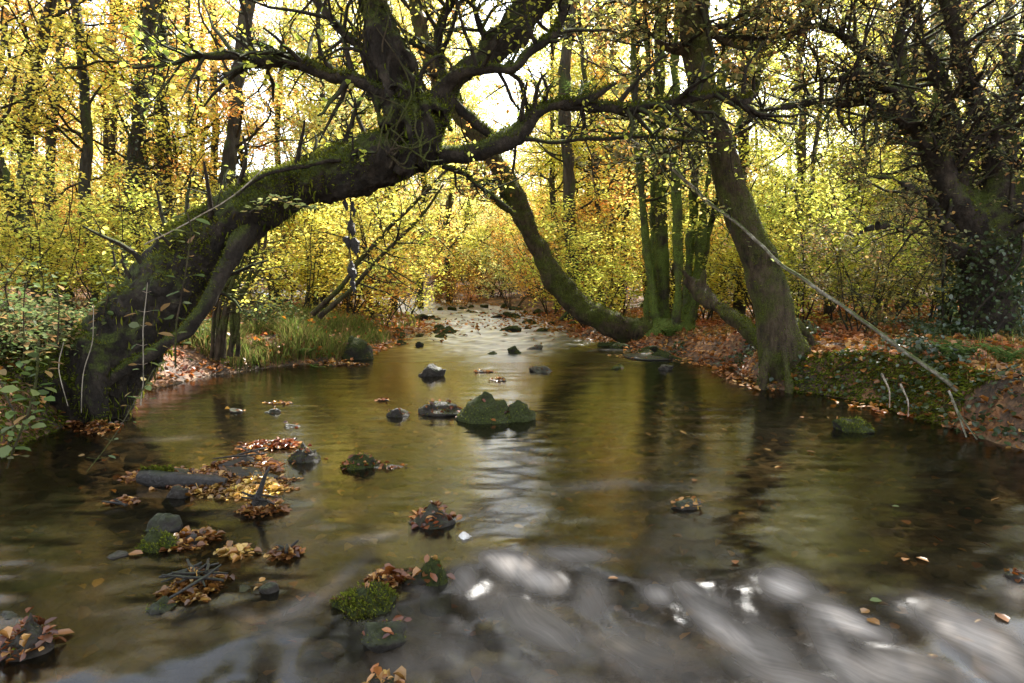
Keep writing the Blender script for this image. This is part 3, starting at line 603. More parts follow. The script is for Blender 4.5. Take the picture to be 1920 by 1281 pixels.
# =================================================================== FAR RIGHT TREE
g6 = np.random.default_rng(61)
fr = [pix(v, .06) for v in (
 [(1862, 650, 8.6, 125), (1852, 600, 8.6, 96), (1846, 520, 8.6, 84), (1838, 440, 8.6, 84), (1830, 380, 8.6, 70)],
 [(1835, 430, 8.55, 70), (1790, 370, 8.5, 52), (1752, 290, 8.5, 36), (1705, 235, 8.4, 28), (1640, 195, 8.3, 20), (1560, 184, 8.2, 15), (1490, 195, 8.1, 12), (1430, 210, 8, 9), (1385, 240, 8, 5)],
 [(1825, 420, 8.6, 60), (1775, 330, 8.6, 36), (1730, 230, 8.6, 28), (1690, 165, 8.5, 22), (1630, 105, 8.4, 17), (1560, 55, 8.3, 14), (1520, 0, 8.3, 10), (1480, -80, 8.2, 6)],
 [(1760, 300, 8.5, 30), (1700, 200, 8.3, 22), (1620, 150, 8.2, 16), (1550, 145, 8.1, 10), (1480, 160, 8.1, 5)],
 [(1850, 430, 8.6, 70), (1862, 320, 8.6, 42), (1838, 210, 8.6, 32), (1800, 100, 8.6, 25), (1785, 0, 8.6, 20), (1760, -150, 8.6, 12)],
 [(1860, 440, 8.7, 60), (1885, 330, 8.8, 34), (1900, 200, 8.9, 24), (1935, 60, 9, 18), (1960, -100, 9, 10)],
 [(1862, 265, 8.55, 26), (1895, 190, 8.4, 17), (1920, 110, 8.3, 13), (1950, 20, 8.3, 8)],
 [(1830, 400, 8.6, 44), (1800, 300, 8.7, 28), (1775, 190, 8.8, 20), (1740, 90, 8.8, 14), (1700, -20, 8.8, 9)],
 [(1700, 170, 8.5, 16), (1690, 90, 8.5, 14), (1700, 20, 8.5, 12), (1705, -60, 8.5, 8)],
 [(1640, 110, 8.4, 14), (1570, 60, 8.2, 10), (1500, 45, 8.1, 8), (1430, 70, 8, 7), (1350, 80, 7.9, 4)],
 [(1870, 480, 8.6, 60), (1905, 400, 8.5, 44), (1945, 330, 8.5, 30), (2000, 220, 8.5, 22)],
 [(1790, 60, 8.6, 30), (1740, -120, 8.4, 24), (1640, -350, 8.0, 16), (1540, -520, 7.6, 8)], [(1770, -20, 8.6, 24), (1760, -250, 8.7, 20), (1700, -500, 8.9, 14), (1650, -700, 9, 8)],  # two limbs rising out of frame, added to shade the right-hand water
 [(1800, 470, 8.4, 26), (1740, 440, 8.2, 8), (1650, 430, 8, 6), (1580, 455, 7.9, 4)],
 [(1790, 440, 8.4, 20), (1750, 385, 8.2, 7), (1660, 330, 8, 6), (1560, 350, 7.9, 3)],
)]
kc = dict(lvl=1, maxl=3, kids=(5, 5, 5), dens=22, rmax=.05, trop=.05)  # leafy sprays for the added shading limbs
kw = dict(dens=9, kids=(4, 4, 4, 4), wander=.26)
path_tree('spreading_tree', 'dark many limbed tree fanning its branches leftwards at the far right', [fr[0]]+[wiggle(s, .05, 1.3, i) for i, s in enumerate(fr[1:])], M['hero'], g6, moss=5000, voxel=.026, disp=.028,
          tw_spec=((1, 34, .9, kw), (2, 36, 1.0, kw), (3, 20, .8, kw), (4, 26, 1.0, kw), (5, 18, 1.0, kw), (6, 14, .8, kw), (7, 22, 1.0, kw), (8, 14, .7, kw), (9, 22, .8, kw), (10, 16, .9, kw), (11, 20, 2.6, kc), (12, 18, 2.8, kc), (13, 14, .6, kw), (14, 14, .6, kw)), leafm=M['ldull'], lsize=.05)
# ivy / holly mass on its base
iv = MB(); hv = thing('ivy_mass', 'dark glossy ivy wrapping the base of the far right tree', 'ivy', P(1850, 620, 8.5))
th_ = g6.uniform(0, 6.28, 2200); h_ = g6.uniform(0, 1, 2200)**.8
c_ = np.array([P(1848, 620-180*h, 8.6) for h in h_]); rr = (.38-.08*h_)*(1+.25*vnoise(np.stack([np.cos(th_)*2, np.sin(th_)*2, h_*5], -1), 3))+g6.exponential(.12, 2200)
leaf_cloud(iv, c_+np.stack([np.cos(th_)*rr, np.sin(th_)*rr, 0*th_], -1), .055, g6, .7, .03, wid=1.5); obj('foliage', iv, M['lholly'], hv)
iw = MB()
for k in range(14):
    a = g6.uniform(0, 6.28); tt = np.linspace(0, 1, 12); c2 = np.array([P(1850, 630-190*h, 8.6) for h in tt]); an = a+.6*np.sin(tt*4+a)
    iw.tube(c2+np.stack([np.cos(an), np.sin(an), 0*an], -1)*.47, np.full(12, .014), 5, cap=False)
obj('stems', iw, M['twig'], hv)

# =================================================================== fallen pole
pl = pix([(1165, 250, 9.0, 5), (1200, 272, 8.8, 8), (1300, 352, 8.2, 10), (1400, 432, 7.6, 9), (1450, 478, 7.3, 9), (1500, 517, 7.1, 10), (1600, 592, 6.7, 11), (1700, 664, 6.35, 12), (1780, 725, 6.1, 14), (1850, 785, 5.9, 14)], .06); pl = wiggle(pl, .035, 1.5, 2); pl[:, 3] *= .66
t = thing('fallen_pole', 'long thin pale fallen trunk slanting down to the right bank', 'fallen branch', pl[-1, :3])
mb = MB(); mb.tube(pl[:, :3], pl[:, 3], 10, wob=.15); obj('trunk', mb, M['birch'], t)
mb = MB(); anc = []; sprout(mb, anc, pl, 16, .45, g6, .0, .45, kids=(3, 3, 2), dens=9, rk=.4); obj('twigs', mb, M['twig'], t)
A = np.vstack(anc); mb = MB(); leaf_cloud(mb, A[::2], .05, g6, .5, .03, wid=1.3); obj('foliage', mb, M['lpale'], t)
def stick(name, label, cat, rows, mat, wig=.01, sub=(), group=None, sides=7):
    sp = wiggle(pix(rows, .03), wig, 3, int(abs(rows[0][0])) % 50); mb = MB(); mb.tube(sp[:, :3], sp[:, 3], sides, wob=.15)
    for s in sub: q = pix(s, .03); mb.tube(q[:, :3], q[:, 3], 5)
    b = sp[0, :3]; return tag(obj(name, mb, mat, loc=b), label, cat, group)
stick('forked_twig', 'forked pale twig dipping from the right bank into the water', 'twig', [(1780, 735, 5.6, 4.5), (1793, 770, 5.5, 4), (1812, 822, 5.4, 3)], M['birch'], sub=([(1784, 750, 5.6, 4), (1805, 785, 5.5, 3.5), (1832, 824, 5.35, 3)],))
for i, (x0, y0, x1, y1, lb) in enumerate([(1655, 700, 1668, 765, 'thin root trailing down the bank left of the forked pale twig'), (1690, 720, 1705, 780, 'thin crooked root hanging between two others on the right bank'), (1880, 790, 1855, 830, 'leaning rootlet at the right edge of the frame above the water'), (1850, 780, 1830, 835, 'thin pale rootlet just right of the forked pale twig')]):
    stick('exposed_root', lb, 'root', [(x0, y0, 6, 4), ((x0+x1)/2+6, (y0+y1)/2, 5.8, 3), (x1, y1, 5.7, 2)], M['deadstem'], group='roots hanging from the right bank')

# slanting saplings left
g7 = np.random.default_rng(71)
for rows, lb in (([(585, 592, 10, 11), (640, 535, 10, 9), (715, 445, 10, 8), (790, 370, 10, 6), (850, 310, 10, 4)], 'upper of two slender stems slanting right over the grassy left bank'),
                 ([(600, 596, 9.8, 11), (655, 545, 9.8, 9), (710, 485, 9.8, 7), (775, 420, 9.8, 6), (830, 345, 9.8, 4)], 'lower of two slender stems slanting right over the grassy left bank')):
    sp = wiggle(pix(rows, .08), .03, 2, int(rows[0][0])); t = thing('slanting_sapling', lb, 'sapling', sp[0, :3], 'slender stems slanting over the left bank'); mb = MB(); mb.tube(sp[:, :3], sp[:, 3], 8); obj('trunk', mb, M['oak'], t)
    mb = MB(); anc = []; sprout(mb, anc, sp, 12, .9, g7, .3, 1, dens=8); obj('branches', mb, M['twig'], t); lv = MB(); leaf_cloud(lv, np.vstack(anc), .07, g7, .4, .04); obj('crown', lv, M['lyel'], t)
t = thing('willow_clump', 'cluster of thin upright stems on the left bank in front of the grass', 'shrub', G(415, 655, .2)); mb = MB(); anc = []
for k in range(9):
    x = 395+k*6+g7.normal(0, 3); top = x+g7.normal(30, 30)
    sp = wiggle(pix([(x, 670, 8.6, 9), (x+8+g7.normal(0, 5), 580, 8.6, 8), (top, 480, 8.7, 6), (top+g7.normal(20, 20), 400-g7.uniform(0, 60), 8.8, 4)], .1), .04, 2, k); mb.tube(sp[:, :3], sp[:, 3], 7)
    sprout(mb, anc, sp, 7, .6, g7, .3, 1, kids=(3, 3, 3), dens=9)
obj('stems', mb, M['oak'], t); A = np.vstack(anc); lv = MB(); leaf_cloud(lv, A[::2], .06, g7, .4, .04); obj('foliage', lv, M['lyel'], t)
# hanging debris
t = thing('hanging_debris', 'ragged dark strand of dead bark and leaves hanging below the arching trunk', 'debris', P(655, 375, 6.55)); mb = MB()
for rows in ([(652, 355, 6.55, 4), (658, 400, 6.5, 3), (655, 470, 6.5, 3), (662, 530, 6.5, 3)],): sp = wiggle(pix(rows, .03), .01, 6, 1); mb.tube(sp[:, :3], sp[:, 3], 5)
obj('string', mb, M['twig'], t); mb = MB()
for (x, y, w, h) in ((648, 385, 9, 22), (662, 392, 8, 30), (660, 428, 14, 34), (652, 455, 12, 24), (666, 462, 16, 34), (660, 510, 13, 40), (662, 535, 8, 34)):
    sp = pix([(x, y-h/2, 6.5, 2), (x-2, y-h/4, 6.5, w), (x+2, y+h/5, 6.5, w*.8), (x+1, y+h/2, 6.5, 1)], .012); mb.tube(sp[:, :3], sp[:, 3], 9, wob=.5, seed=int(x))
obj('bark_shreds', mb, M['wetlog'], t)

# =================================================================== BACKGROUND TRUNKS
g8 = np.random.default_rng(81)
BG = [ # name, label, rows, mat, leaf mat, branch count
 ('dark', 'dark trunk leaning in from the left edge of the photo', [(120, 560, 11, 34), (60, 450, 11, 34), (20, 350, 11, 32), (-30, 230, 11, 28), (-80, 60, 11, 22)], 'far', 'lyel'),
 ('dark', 'dark trunk leaning right, tallest at the left side of the wood', [(75, 560, 12, 34), (62, 480, 12, 30), (46, 350, 12, 27), (55, 220, 12, 26), (78, 80, 12, 24), (98, -20, 12, 22), (120, -250, 12, 14)], 'far', 'lora'),
 ('thin', 'thin trunk close behind the leftmost leaning one', [(110, 560, 15, 24), (95, 400, 15, 20), (92, 250, 15, 20), (115, 60, 15, 17), (140, -150, 15, 12)], 'far', 'lyel'),
 ('knotty', 'knotty dark trunk bending left at its top near the left side', [(190, 570, 12.5, 32), (178, 460, 12.5, 28), (160, 320, 12.5, 24), (150, 180, 12.5, 21), (140, 20, 12.5, 20), (125, -200, 12.5, 12)], 'far', 'lyel'),
 ('thin', 'thin straight trunk between the knotty one and the ivy clad pair', [(215, 570, 18, 18), (205, 400, 18, 15), (215, 200, 18, 13), (220, 0, 18, 10)], 'far', 'lora'),
 ('ivy', 'left trunk of an ivy clad upright pair in the left wood', [(240, 570, 13.5, 42), (246, 450, 13.5, 36), (252, 300, 13.5, 34), (264, 150, 13.5, 30), (282, 0, 13.5, 28), (300, -250, 13.5, 18)], 'far', 'lyel'),
 ('ivy', 'right trunk of an ivy clad upright pair in the left wood', [(318, 570, 14.5, 34), (312, 420, 14.5, 30), (305, 250, 14.5, 29), (303, 100, 14.5, 26), (305, -50, 14.5, 24), (300, -250, 14.5, 16)], 'far', 'lgrn'),
 ('tall', 'tall trunk above the long mossy left limb', [(415, 560, 14, 36), (420, 400, 14, 34), (435, 260, 14, 32), (455, 120, 14, 30), (470, -10, 14, 28), (480, -250, 14, 18)], 'far', 'lora'),
 ('thin', 'slim trunk just left of the tall one above the mossy left limb', [(400, 560, 19, 20), (402, 300, 19, 17), (400, 100, 19, 15), (405, -80, 19, 10)], 'far', 'lyel'),
 ('thin', 'slim upright trunk seen under the arch at its left end', [(520, 570, 20, 18), (530, 430, 20, 15), (520, 250, 20, 13), (540, 0, 20, 10)], 'far', 'lyel'),
 ('far', 'left of two far trunks where the stream bends', [(822, 560, 28, 22), (830, 480, 28, 20), (845, 380, 28, 17), (860, 250, 28, 12)], 'pale', 'lpale'),
 ('far', 'right of two far trunks where the stream bends', [(845, 562, 28, 16), (858, 480, 28, 14), (880, 380, 28, 12), (900, 280, 28, 9)], 'pale', 'lpale'),
 ('behind', 'upright trunk behind the curved arching tree', [(1075, 600, 17, 34), (1072, 480, 17, 30), (1068, 320, 17, 28), (1062, 160, 17, 27), (1066, 0, 17, 24), (1070, -200, 17, 16)], 'far', 'lyel'),
 ('behind', 'upright trunk between the stem clump and the thick leaning trunk', [(1385, 590, 16, 30), (1395, 450, 16, 26), (1392, 300, 16, 24), (1395, 100, 16, 22), (1400, -150, 16, 14)], 'far', 'lgrn'),
 ('pale', 'pale forked trunk in the green wood right of the thick leaning trunk', [(1478, 570, 15, 26), (1484, 480, 15, 22), (1495, 350, 15, 19), (1502, 200, 15, 16), (1505, 50, 15, 12)], 'pale', 'lgrn'),
 ('thin', 'thin tilted stem right of the pale forked trunk', [(1495, 560, 14.5, 12), (1512, 420, 14.5, 12), (1530, 260, 14.5, 10), (1540, 100, 14.5, 8)], 'pale', 'lgrn'),
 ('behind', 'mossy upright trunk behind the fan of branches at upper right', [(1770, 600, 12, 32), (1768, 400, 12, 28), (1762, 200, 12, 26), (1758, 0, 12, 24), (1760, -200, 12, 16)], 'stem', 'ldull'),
 ('behind', 'slim upright trunk left of the ivy clad far right tree', [(1690, 590, 14, 22), (1700, 400, 14, 18), (1700, 200, 14, 16), (1690, 0, 14, 14)], 'far', 'lgrn'),
 ('behind', 'upright trunk at the right edge behind the dark spreading tree', [(1905, 600, 12, 34), (1900, 400, 12, 30), (1890, 200, 12, 26), (1895, 0, 12, 22)], 'far', 'ldull'),
 ('behind', 'slender trunk crossing the sky gap left of the thick leaning trunk', [(1215, 560, 21, 22), (1200, 300, 21, 18), (1195, 100, 21, 16), (1200, -100, 21, 12)], 'far', 'lyel'),
 ('behind', 'slim trunk at the top between the stem clump and the sky gap', [(1150, 560, 22, 20), (1145, 300, 22, 18), (1130, 100, 22, 15), (1120, -100, 22, 12)], 'far', 'lora'),
 ('thin', 'thin trunk in the sunlit wood behind the upright mossy stem', [(650, 560, 23, 18), (640, 300, 23, 15), (650, 100, 23, 13), (640, -60, 23, 10)], 'far', 'lora'),
 ('thin', 'slim dark trunk between the ivy clad pair and the tall trunk', [(360, 560, 17, 16), (365, 350, 17, 14), (350, 150, 17, 12), (356, -50, 17, 10)], 'far', 'lyel'),
]
NM = dict(dark='dark_tree', thin='slim_tree', knotty='knotty_tree', ivy='ivy_clad_tree', tall='tall_tree', far='distant_tree', behind='upright_tree', pale='pale_tree')
for i, (k, lb, rows, bm_, lm_) in enumerate(BG):
    sp = wiggle(pix(rows, .15), .07, .8, i*3); b = sp[0, :3].copy(); b[2] = float(gh(b[0], b[1]))
    r = thing(NM[k], lb, 'tree', b); mb = MB(); sp[:, 3] *= .78; mb.tube(sp[:, :3], sp[:, 3], 12, wob=.22, seed=i)
    d = rows[0][2]
    for s in range(3): # short root flares
        a = g8.uniform(0, 6.28); q = spline([[*(b+[0, 0, .25]), sp[0, 3]*.6], [*(b+[math.cos(a)*sp[0, 3]*1.5, math.sin(a)*sp[0, 3]*1.5, .02]), sp[0, 3]*.4], [*(b+[math.cos(a)*sp[0, 3]*2.4, math.sin(a)*sp[0, 3]*2.4, -.1]), sp[0, 3]*.2]], .1); mb.tube(q[:, :3], q[:, 3], 6)
    obj('trunk', mb, M[bm_], r)
    tw = MB(); anc = []
    sprout(tw, anc, sp, 15, 2.6 if d > 14 else 2.0, g8, .22, 1, lvl=1, maxl=3, kids=(5, 5, 5), dens=22, rk=.3, rmax=.03, trop=.05, flat=.5)
    obj('branches', tw, M['twig'], r)
    A = clump(np.vstack(anc), 1.2, -.4, i); lv = MB(); leaf_cloud(lv, A, .078, g8, .38, .07)
    if k == 'ivy':
        q = sp[g8.integers(0, len(sp), 2600)]; a = g8.uniform(0, 6.28, 2600); l2 = MB()
        leaf_cloud(l2, q[:, :3]+np.stack([np.cos(a), np.sin(a), 0*a], -1)*(q[:, 3:4]+g8.exponential(.05, (2600, 1))), .06, g8, .8, .05, wid=1.5); obj('ivy', l2, M['lholly'], r)
    obj('crown', lv, M[lm_], r)

# =================================================================== WOODLAND MASSES : shrubs and saplings as copies
def make_shrub(seed, H, nst, spread, dens, lsize, tilt=.36):
    g = np.random.default_rng(seed); r = thing('understorey_shrub', 'x', 'shrub'); mb = MB(); anc = []
    for k in range(nst):
        a = g.uniform(0, 6.28); d = np.array([math.cos(a)*spread, math.sin(a)*spread, 1.0])
        grow(mb, anc, np.array([math.cos(a)*.12, math.sin(a)*.12, -.1]), d, H*g.uniform(.7, 1.1), .02*H/4, 0, 3, g, kids=(9, 5, 4), trop=.03, wander=.12, flat=.45, ratio=.42, dens=dens)
    lv = MB(); leaf_cloud(lv, clump(np.vstack(anc), 1.7, -.4, seed), lsize, g, tilt, .07)
    obj('stems', mb, M['twig'], r); obj('foliage', lv, M['lyel'], r); return r
def make_wtree(seed, H, lsize):
    g = np.random.default_rng(seed); r = thing('woodland_tree', 'x', 'tree'); mb = MB(); anc = []; tw = MB()
    pts = [np.array([0, 0, -.3])]; d = np.array([g.normal(0, .06), g.normal(0, .06), 1.0])
    for i in range(14): d = norm(d+g.normal(0, .05, 3)+[0, 0, .05]); pts.append(pts[-1]+d*H/14)
    pts = np.array(pts); rad = np.linspace(.1, .025, 15)*H/10; sp = spline(np.hstack([pts, rad[:, None]]), .3); mb.tube(sp[:, :3], sp[:, 3], 9, wob=.2)
    sprout(tw, anc, sp, 24, 2.6, g, .12, 1, lvl=1, maxl=3, kids=(5, 5, 5), dens=34, rk=.35, rmax=.035, trop=.05, flat=.5)
    obj('trunk', mb, M['far'], r); obj('branches', tw, M['twig'], r); lv = MB(); leaf_cloud(lv, clump(np.vstack(anc), 1.1, -.45, seed), lsize, g, .38, .07); obj('crown', lv, M['lyel'], r); return r
shr = [make_shrub(100+i, 3.4, 7, .45, 24, .078) for i in range(4)]
wtr = [make_wtree(200+i, 11, .085) for i in range(4)]
used = set()
def place(proto, x, y, sc, mat, label, group, nm):
    z = float(gh(x, y)); key = proto.name
    mk = 'foliage' if nm == 's' else 'crown'
    if key in used:
        return copy_tree(proto, (x, y, z), float(g8.uniform(0, 6.28)), sc, label, group, {mk: M[mat]})
    used.add(key); proto.location = (x, y, z); proto.scale = (sc,)*3; proto['label'] = label; proto['group'] = group
    for c in proto.children:
        if c.name.split('.')[0] == mk: c.material_slots[0].link = 'OBJECT'; c.material_slots[0].material = M[mat]
    return proto
def at(px, d): return (px-960)/F*d*1.0
SH = [ # px, depth, scale, mat, label
 (555, 12.5, .85, 'lyel', 'golden leaved shrub right of the cluster of thin upright stems'), (640, 13.5, .95, 'lyel', 'yellow shrub behind the two slanting stems'), (715, 15, .8, 'lora', 'orange yellow shrub trailing over the bank where the stream narrows'),
 (500, 15, 1.0, 'lyel', 'yellow shrub under the middle of the arching trunk'), (1110, 14.5, .85, 'lgrn', 'lime yellow shrub inside the curve of the arching tree'), (1160, 16.5, 1.0, 'lyel', 'bright yellow shrub left of the stem clump'),
 (1030, 19, 1.0, 'lora', 'rust tinged shrub left of the curved trunk where it rises'), (960, 23, 1.0, 'lpale', 'pale green shrub above the far riffle'), (890, 27, 1.1, 'lpale', 'pale shrub closing the far end of the stream'),
 (1500, 11.5, .9, 'lgrn', 'lime green shrub just right of the thick leaning trunk'), (1580, 12.5, .95, 'lgrn', 'lime green shrub under the arched right hand branch'), (1650, 10.8, .8, 'lgrn', 'lime flecked shrub left of the ivy clad base'), (1740, 11.5, .8, 'lpale', 'dull green shrub against the ivy clad base'), (1610, 9.6, .55, 'ldull', 'low dull evergreen bush behind the fallen pole'),
 (1540, 15, 1.1, 'lgrn', 'tall lime shrub behind the pale forked trunk'), (1430, 14, .9, 'lyel', 'yellow shrub glimpsed between two trunks right of the stem clump'), (1905, 10.5, .9, 'ldull', 'dark bush at the right edge beside the ivy'),
 (330, 12, .8, 'lyel', 'yellow shrub above the root end of the arching trunk'), (230, 11, .75, 'lgrn', 'green yellow shrub behind the undergrowth of the left bank'), (120, 10.5, .75, 'lgrn', 'greenish shrub between the two left trunks'), (10, 10.5, .85, 'lyel', 'yellow shrub at the left edge of the photo'),
 (760, 20, .95, 'lyel', 'yellow shrub left of the two far trunks'), (860, 24, .7, 'lrust', 'low rusty shrub at the foot of the two far trunks'), (1320, 15, .9, 'lyel', 'yellow shrub behind the stem clump'), (930, 29, 1.1, 'lpale', 'pale green shrub behind the far end of the stream'),
]
for i, (px, d, sc, mt, lb) in enumerate(SH): place(shr[i % 4], at(px, d), d, sc, mt, lb, 'understorey shrubs', 's')
# deeper wood
k = 0
for d in (16, 19.5, 23.5, 28, 33, 39, 47, 57):
    n = int(12+d*.5)
    for j in range(n):
        px = -250+2400*(j+g8.uniform(.1, .9))/n; x = at(px, d); y = d+g8.normal(0, 1.0)
        if xL(y)-1.2 < x < xR(y)+1.2: continue
        gap = 900 < px < 1010
        left = px < 560
        if px > 1380: m_ = g8.choice(['lgrn', 'lgrn', 'lpale', 'lyel'])
        elif left: m_ = g8.choice(['lora', 'lyel', 'lora', 'lyel', 'lyel'])
        else: m_ = g8.choice(['lyel', 'lyel', 'lgrn', 'lpale', 'lora'])
        if d > 30: m_ = g8.choice(['lyel', 'lpale', 'lora']) if px < 1300 else 'lpale'
        if gap and not j % 2: continue
        place(shr[k % 4] if j % 2 else wtr[k % 4], x, y, g8.uniform(.85, 1.3)*(1+max(0, d-22)*.03) if j % 2 else g8.uniform(.8, 1.1), m_, 'autumn shrub deep in the sunlit wood' if j % 2 else 'leafy tree deep in the sunlit wood', 'shrubs deep in the wood' if j % 2 else 'trees deep in the wood', 's' if j % 2 else 't'); k += 1

for px, d in ((610, 17), (690, 19), (740, 21.5), (655, 24), (1045, 20), (1095, 24), (840, 26), (580, 21), (1130, 19), (790, 23)):
    place(wtr[k % 4], at(px, d), d, g8.uniform(.85, 1.1), g8.choice(['lyel', 'lpale', 'lgrn']), 'leafy tree deep in the sunlit wood', 'trees deep in the wood', 't'); k += 1
for d in (25.5, 30, 35, 41, 50):
    for j in range(9):
        px = 560+620*(j+g8.uniform(.1, .9))/9; x = at(px, d); y = d+g8.normal(0, .8)
        if xL(y)-1.0 < x < xR(y)+1.0: continue
        m_ = g8.choice(['lpale', 'lyel', 'lyel', 'lgrn', 'lora']); b_ = (j+int(d)) % 3 > 0 and not 900 < px < 1010
        place(wtr[k % 4] if b_ else shr[k % 4], x, y, g8.uniform(.8, 1.15) if b_ else g8.uniform(1.2, 1.8), m_, 'leafy tree deep in the sunlit wood' if b_ else 'autumn shrub deep in the sunlit wood', 'trees deep in the wood' if b_ else 'shrubs deep in the wood', 't' if b_ else 's'); k += 1
# =================================================================== GROUND COVER
g9 = np.random.default_rng(91)
def scatter(n, x0, x1, y0, y1, cond):
    x = g9.uniform(x0, x1, n); y = g9.uniform(y0, y1, n); k = cond(x, y); return x[k], y[k]
def ground_leaves(name, n, box, cond, size, mat, lift=.012, tilt=.35):
    x, y = scatter(n, *box, cond); z = gh(x, y)+lift*g9.uniform(.2, 2, len(x)); mb = MB(); m = len(x)
    e = .04; sx_ = (gh(x+e, y)-gh(x-e, y))/(2*e)
    leaves(mb, np.stack([x, y, z], -1), g9.uniform(0, 6.28, m), g9.normal(0, tilt, m), g9.normal(0, tilt, m), size*g9.uniform(.55, 1.2, m), g9.normal(0, .5, m), 1.35)
    o = obj(name, mb, mat); tag(o, kind='stuff'); return o
dens = lambda x, y, s, t: fbm2(x*.9, y*.9, s, 3) > t
o = ground_leaves('leaf_litter', 60000, (.5, 11, 4.5, 20), lambda x, y: (bankd(x, y)[0] > -.02) & (x > xR(y)-.3) & (g9.uniform(size=len(x)) < np.clip(1.3-y/24, .2, 1)), .075, M['litter']); tag(o, 'orange brown fallen leaves covering the right bank', 'leaf litter')
o = ground_leaves('leaf_litter', 42000, (-9, 0, 5, 24), lambda x, y: (bankd(x, y)[0] > -.02) & (x < xL(y)+.3) & (g9.uniform(size=len(x)) < np.clip(1.3-y/24, .2, 1)), .075, M['litter']); tag(o, 'brown fallen leaves covering the left bank', 'leaf litter')
# gravel bars with leaves near the far riffle + shore leaves
x, y = scatter(26000, -3.2, 6, 6.3, 26, lambda x, y: (bankd(x, y)[0] > -.35) & (bankd(x, y)[0] < .05) & dens(x*2, y*2, 5, -.1)); mb = MB(); m = len(x)
leaves(mb, np.stack([x, y, np.maximum(gh(x, y), .003)+g9.uniform(0, .02, m)], -1), g9.uniform(0, 6.28, m), g9.normal(0, .2, m), g9.normal(0, .2, m), .075*g9.uniform(.5, 1.2, m), g9.normal(0, .4, m), 1.3)
tag(obj('shore_leaves', mb, M['litter']), 'wet leaves washed up along both water edges', 'leaf litter', kind='stuff')

def blades(mb, x, y, z, h, g, w=.008, lean=.5):
    n = len(x); yaw = g.uniform(0, 6.28, n); a = g.uniform(.1, lean, n)*h
    dx, dy = np.cos(yaw), np.sin(yaw); px_, py_ = -dy*w/2, dx*w/2
    def lv(t, k, wf):
        c = np.stack([x+dx*a*k, y+dy*a*k, z+h*t], -1); o = np.stack([px_*wf, py_*wf, 0*x], -1); return c-o, c+o
    A0, B0 = lv(0, 0, 1); A1, B1 = lv(.55, .35, .85); A2, B2 = lv(.88, 1.0, .35)
    v = np.stack([A0, B0, A1, B1, A2, B2], 1).reshape(-1, 3); i = (np.arange(n)*6)[:, None]
    mb.add(v, np.concatenate([i+np.array([[0, 1, 3, 2]]), i+np.array([[2, 3, 5, 4]])]))
mb = MB(); n = 26000
c = [(-3.9+g9.normal(0, .15), 10.4)] ; x = g9.uniform(-4.7, -1.6, n); y = g9.uniform(9.0, 13.0, n); d_ = bankd(x, y)[0]; k = (d_ > .02) & (x < xL(y)) & (fbm2(x*2.5, y*2.5, 8, 2) > -.45)
x, y = x[k], y[k]; blades(mb, x, y, gh(x, y)-.01, (.1+.18*g9.uniform(size=len(x)))*(1+.7*fbm2(x*2.2, y*2.2, 19, 2)), g9, .009, 1.2)
q3 = g9.choice(len(x), 260); xg, yg = x[q3], y[q3]
lq = MB(); leaf_cloud(lq, np.stack([xg, yg, gh(xg, yg)+g9.uniform(.08, .25, 260)], -1), .07, g9, .5, .01, wid=1.3); tag(obj('caught_leaves', lq, M['litter']), 'fallen leaves caught in the grass tussocks', 'leaves', kind='stuff')
tag(obj('grass', mb, M['grass'], sm=False), 'lush green grass tussocks on the left bank', 'grass', kind='stuff')
mb = MB(); x, y = scatter(30000, 2, 12, 5.5, 24, lambda x, y: (bankd(x, y)[0] > .1) & (x > xR(y)) & dens(x, y, 33, .25)); blades(mb, x, y, gh(x, y)-.01, .06+.12*g9.uniform(size=len(x)), g9, .008, .9)
x, y = scatter(16000, -12, -1, 12, 26, lambda x, y: (bankd(x, y)[0] > .1) & (x < xL(y)) & dens(x, y, 34, .0)); blades(mb, x, y, gh(x, y)-.01, .1+.2*g9.uniform(size=len(x)), g9, .012, .9)
tag(obj('grass', mb, M['grass'], sm=False), 'sparse grass between the leaves further back', 'grass', kind='stuff')
# ivy ground cover right bank
x, y = scatter(26000, 2.5, 9, 4.6, 11, lambda x, y: (bankd(x, y)[0] > -.02) & (x > xR(y)-.2) & (fbm2(x*1.3, y*1.3, 44, 3) > .14)); mb = MB(); m = len(x)
leaf_cloud(mb, np.stack([x, y, gh(x, y)+g9.uniform(.02, .12, m)], -1), .055, g9, .5, .02, wid=1.5); tag(obj('ground_ivy', mb, M['lholly']), 'low ivy creeping over the right bank', 'ivy', kind='stuff')
# hanging moss / roots on right bank face
x, y = scatter(120000, 2.3, 6, 4.6, 8.4, lambda x, y: (bankd(x, y)[0] > -.02) & (bankd(x, y)[0] < .4) & (x > xR(y)-.3) & (fbm2(x*2, y*2, 46, 3) > -.25)); mb = MB(); m = len(x)
leaves(mb, np.stack([x, y, gh(x, y)+.01], -1), g9.normal(3.6, .7, m), g9.normal(-.4, .5, m), g9.uniform(-1, 1, m), .05*g9.uniform(.5, 1.4, m), g9.normal(0, .3, m), .4)
tag(obj('bank_moss', mb, M['moss']), 'shaggy dark moss on the eroded face of the right bank', 'moss', kind='stuff')
x, y = scatter(60000, -6.5, -2.8, 4.2, 7.2, lambda x, y: (bankd(x, y)[0] > -.02) & (bankd(x, y)[0] < .5) & (x < xL(y)+.3)); mb = MB(); m = len(x)
leaves(mb, np.stack([x, y, gh(x, y)+.01], -1), g9.normal(-.6, .7, m), g9.normal(-.4, .5, m), g9.uniform(-1, 1, m), .05*g9.uniform(.5, 1.4, m), g9.normal(0, .3, m), .4)
tag(obj('bank_moss', mb, M['moss']), 'dark moss on the steep face of the left bank', 'moss', kind='stuff')

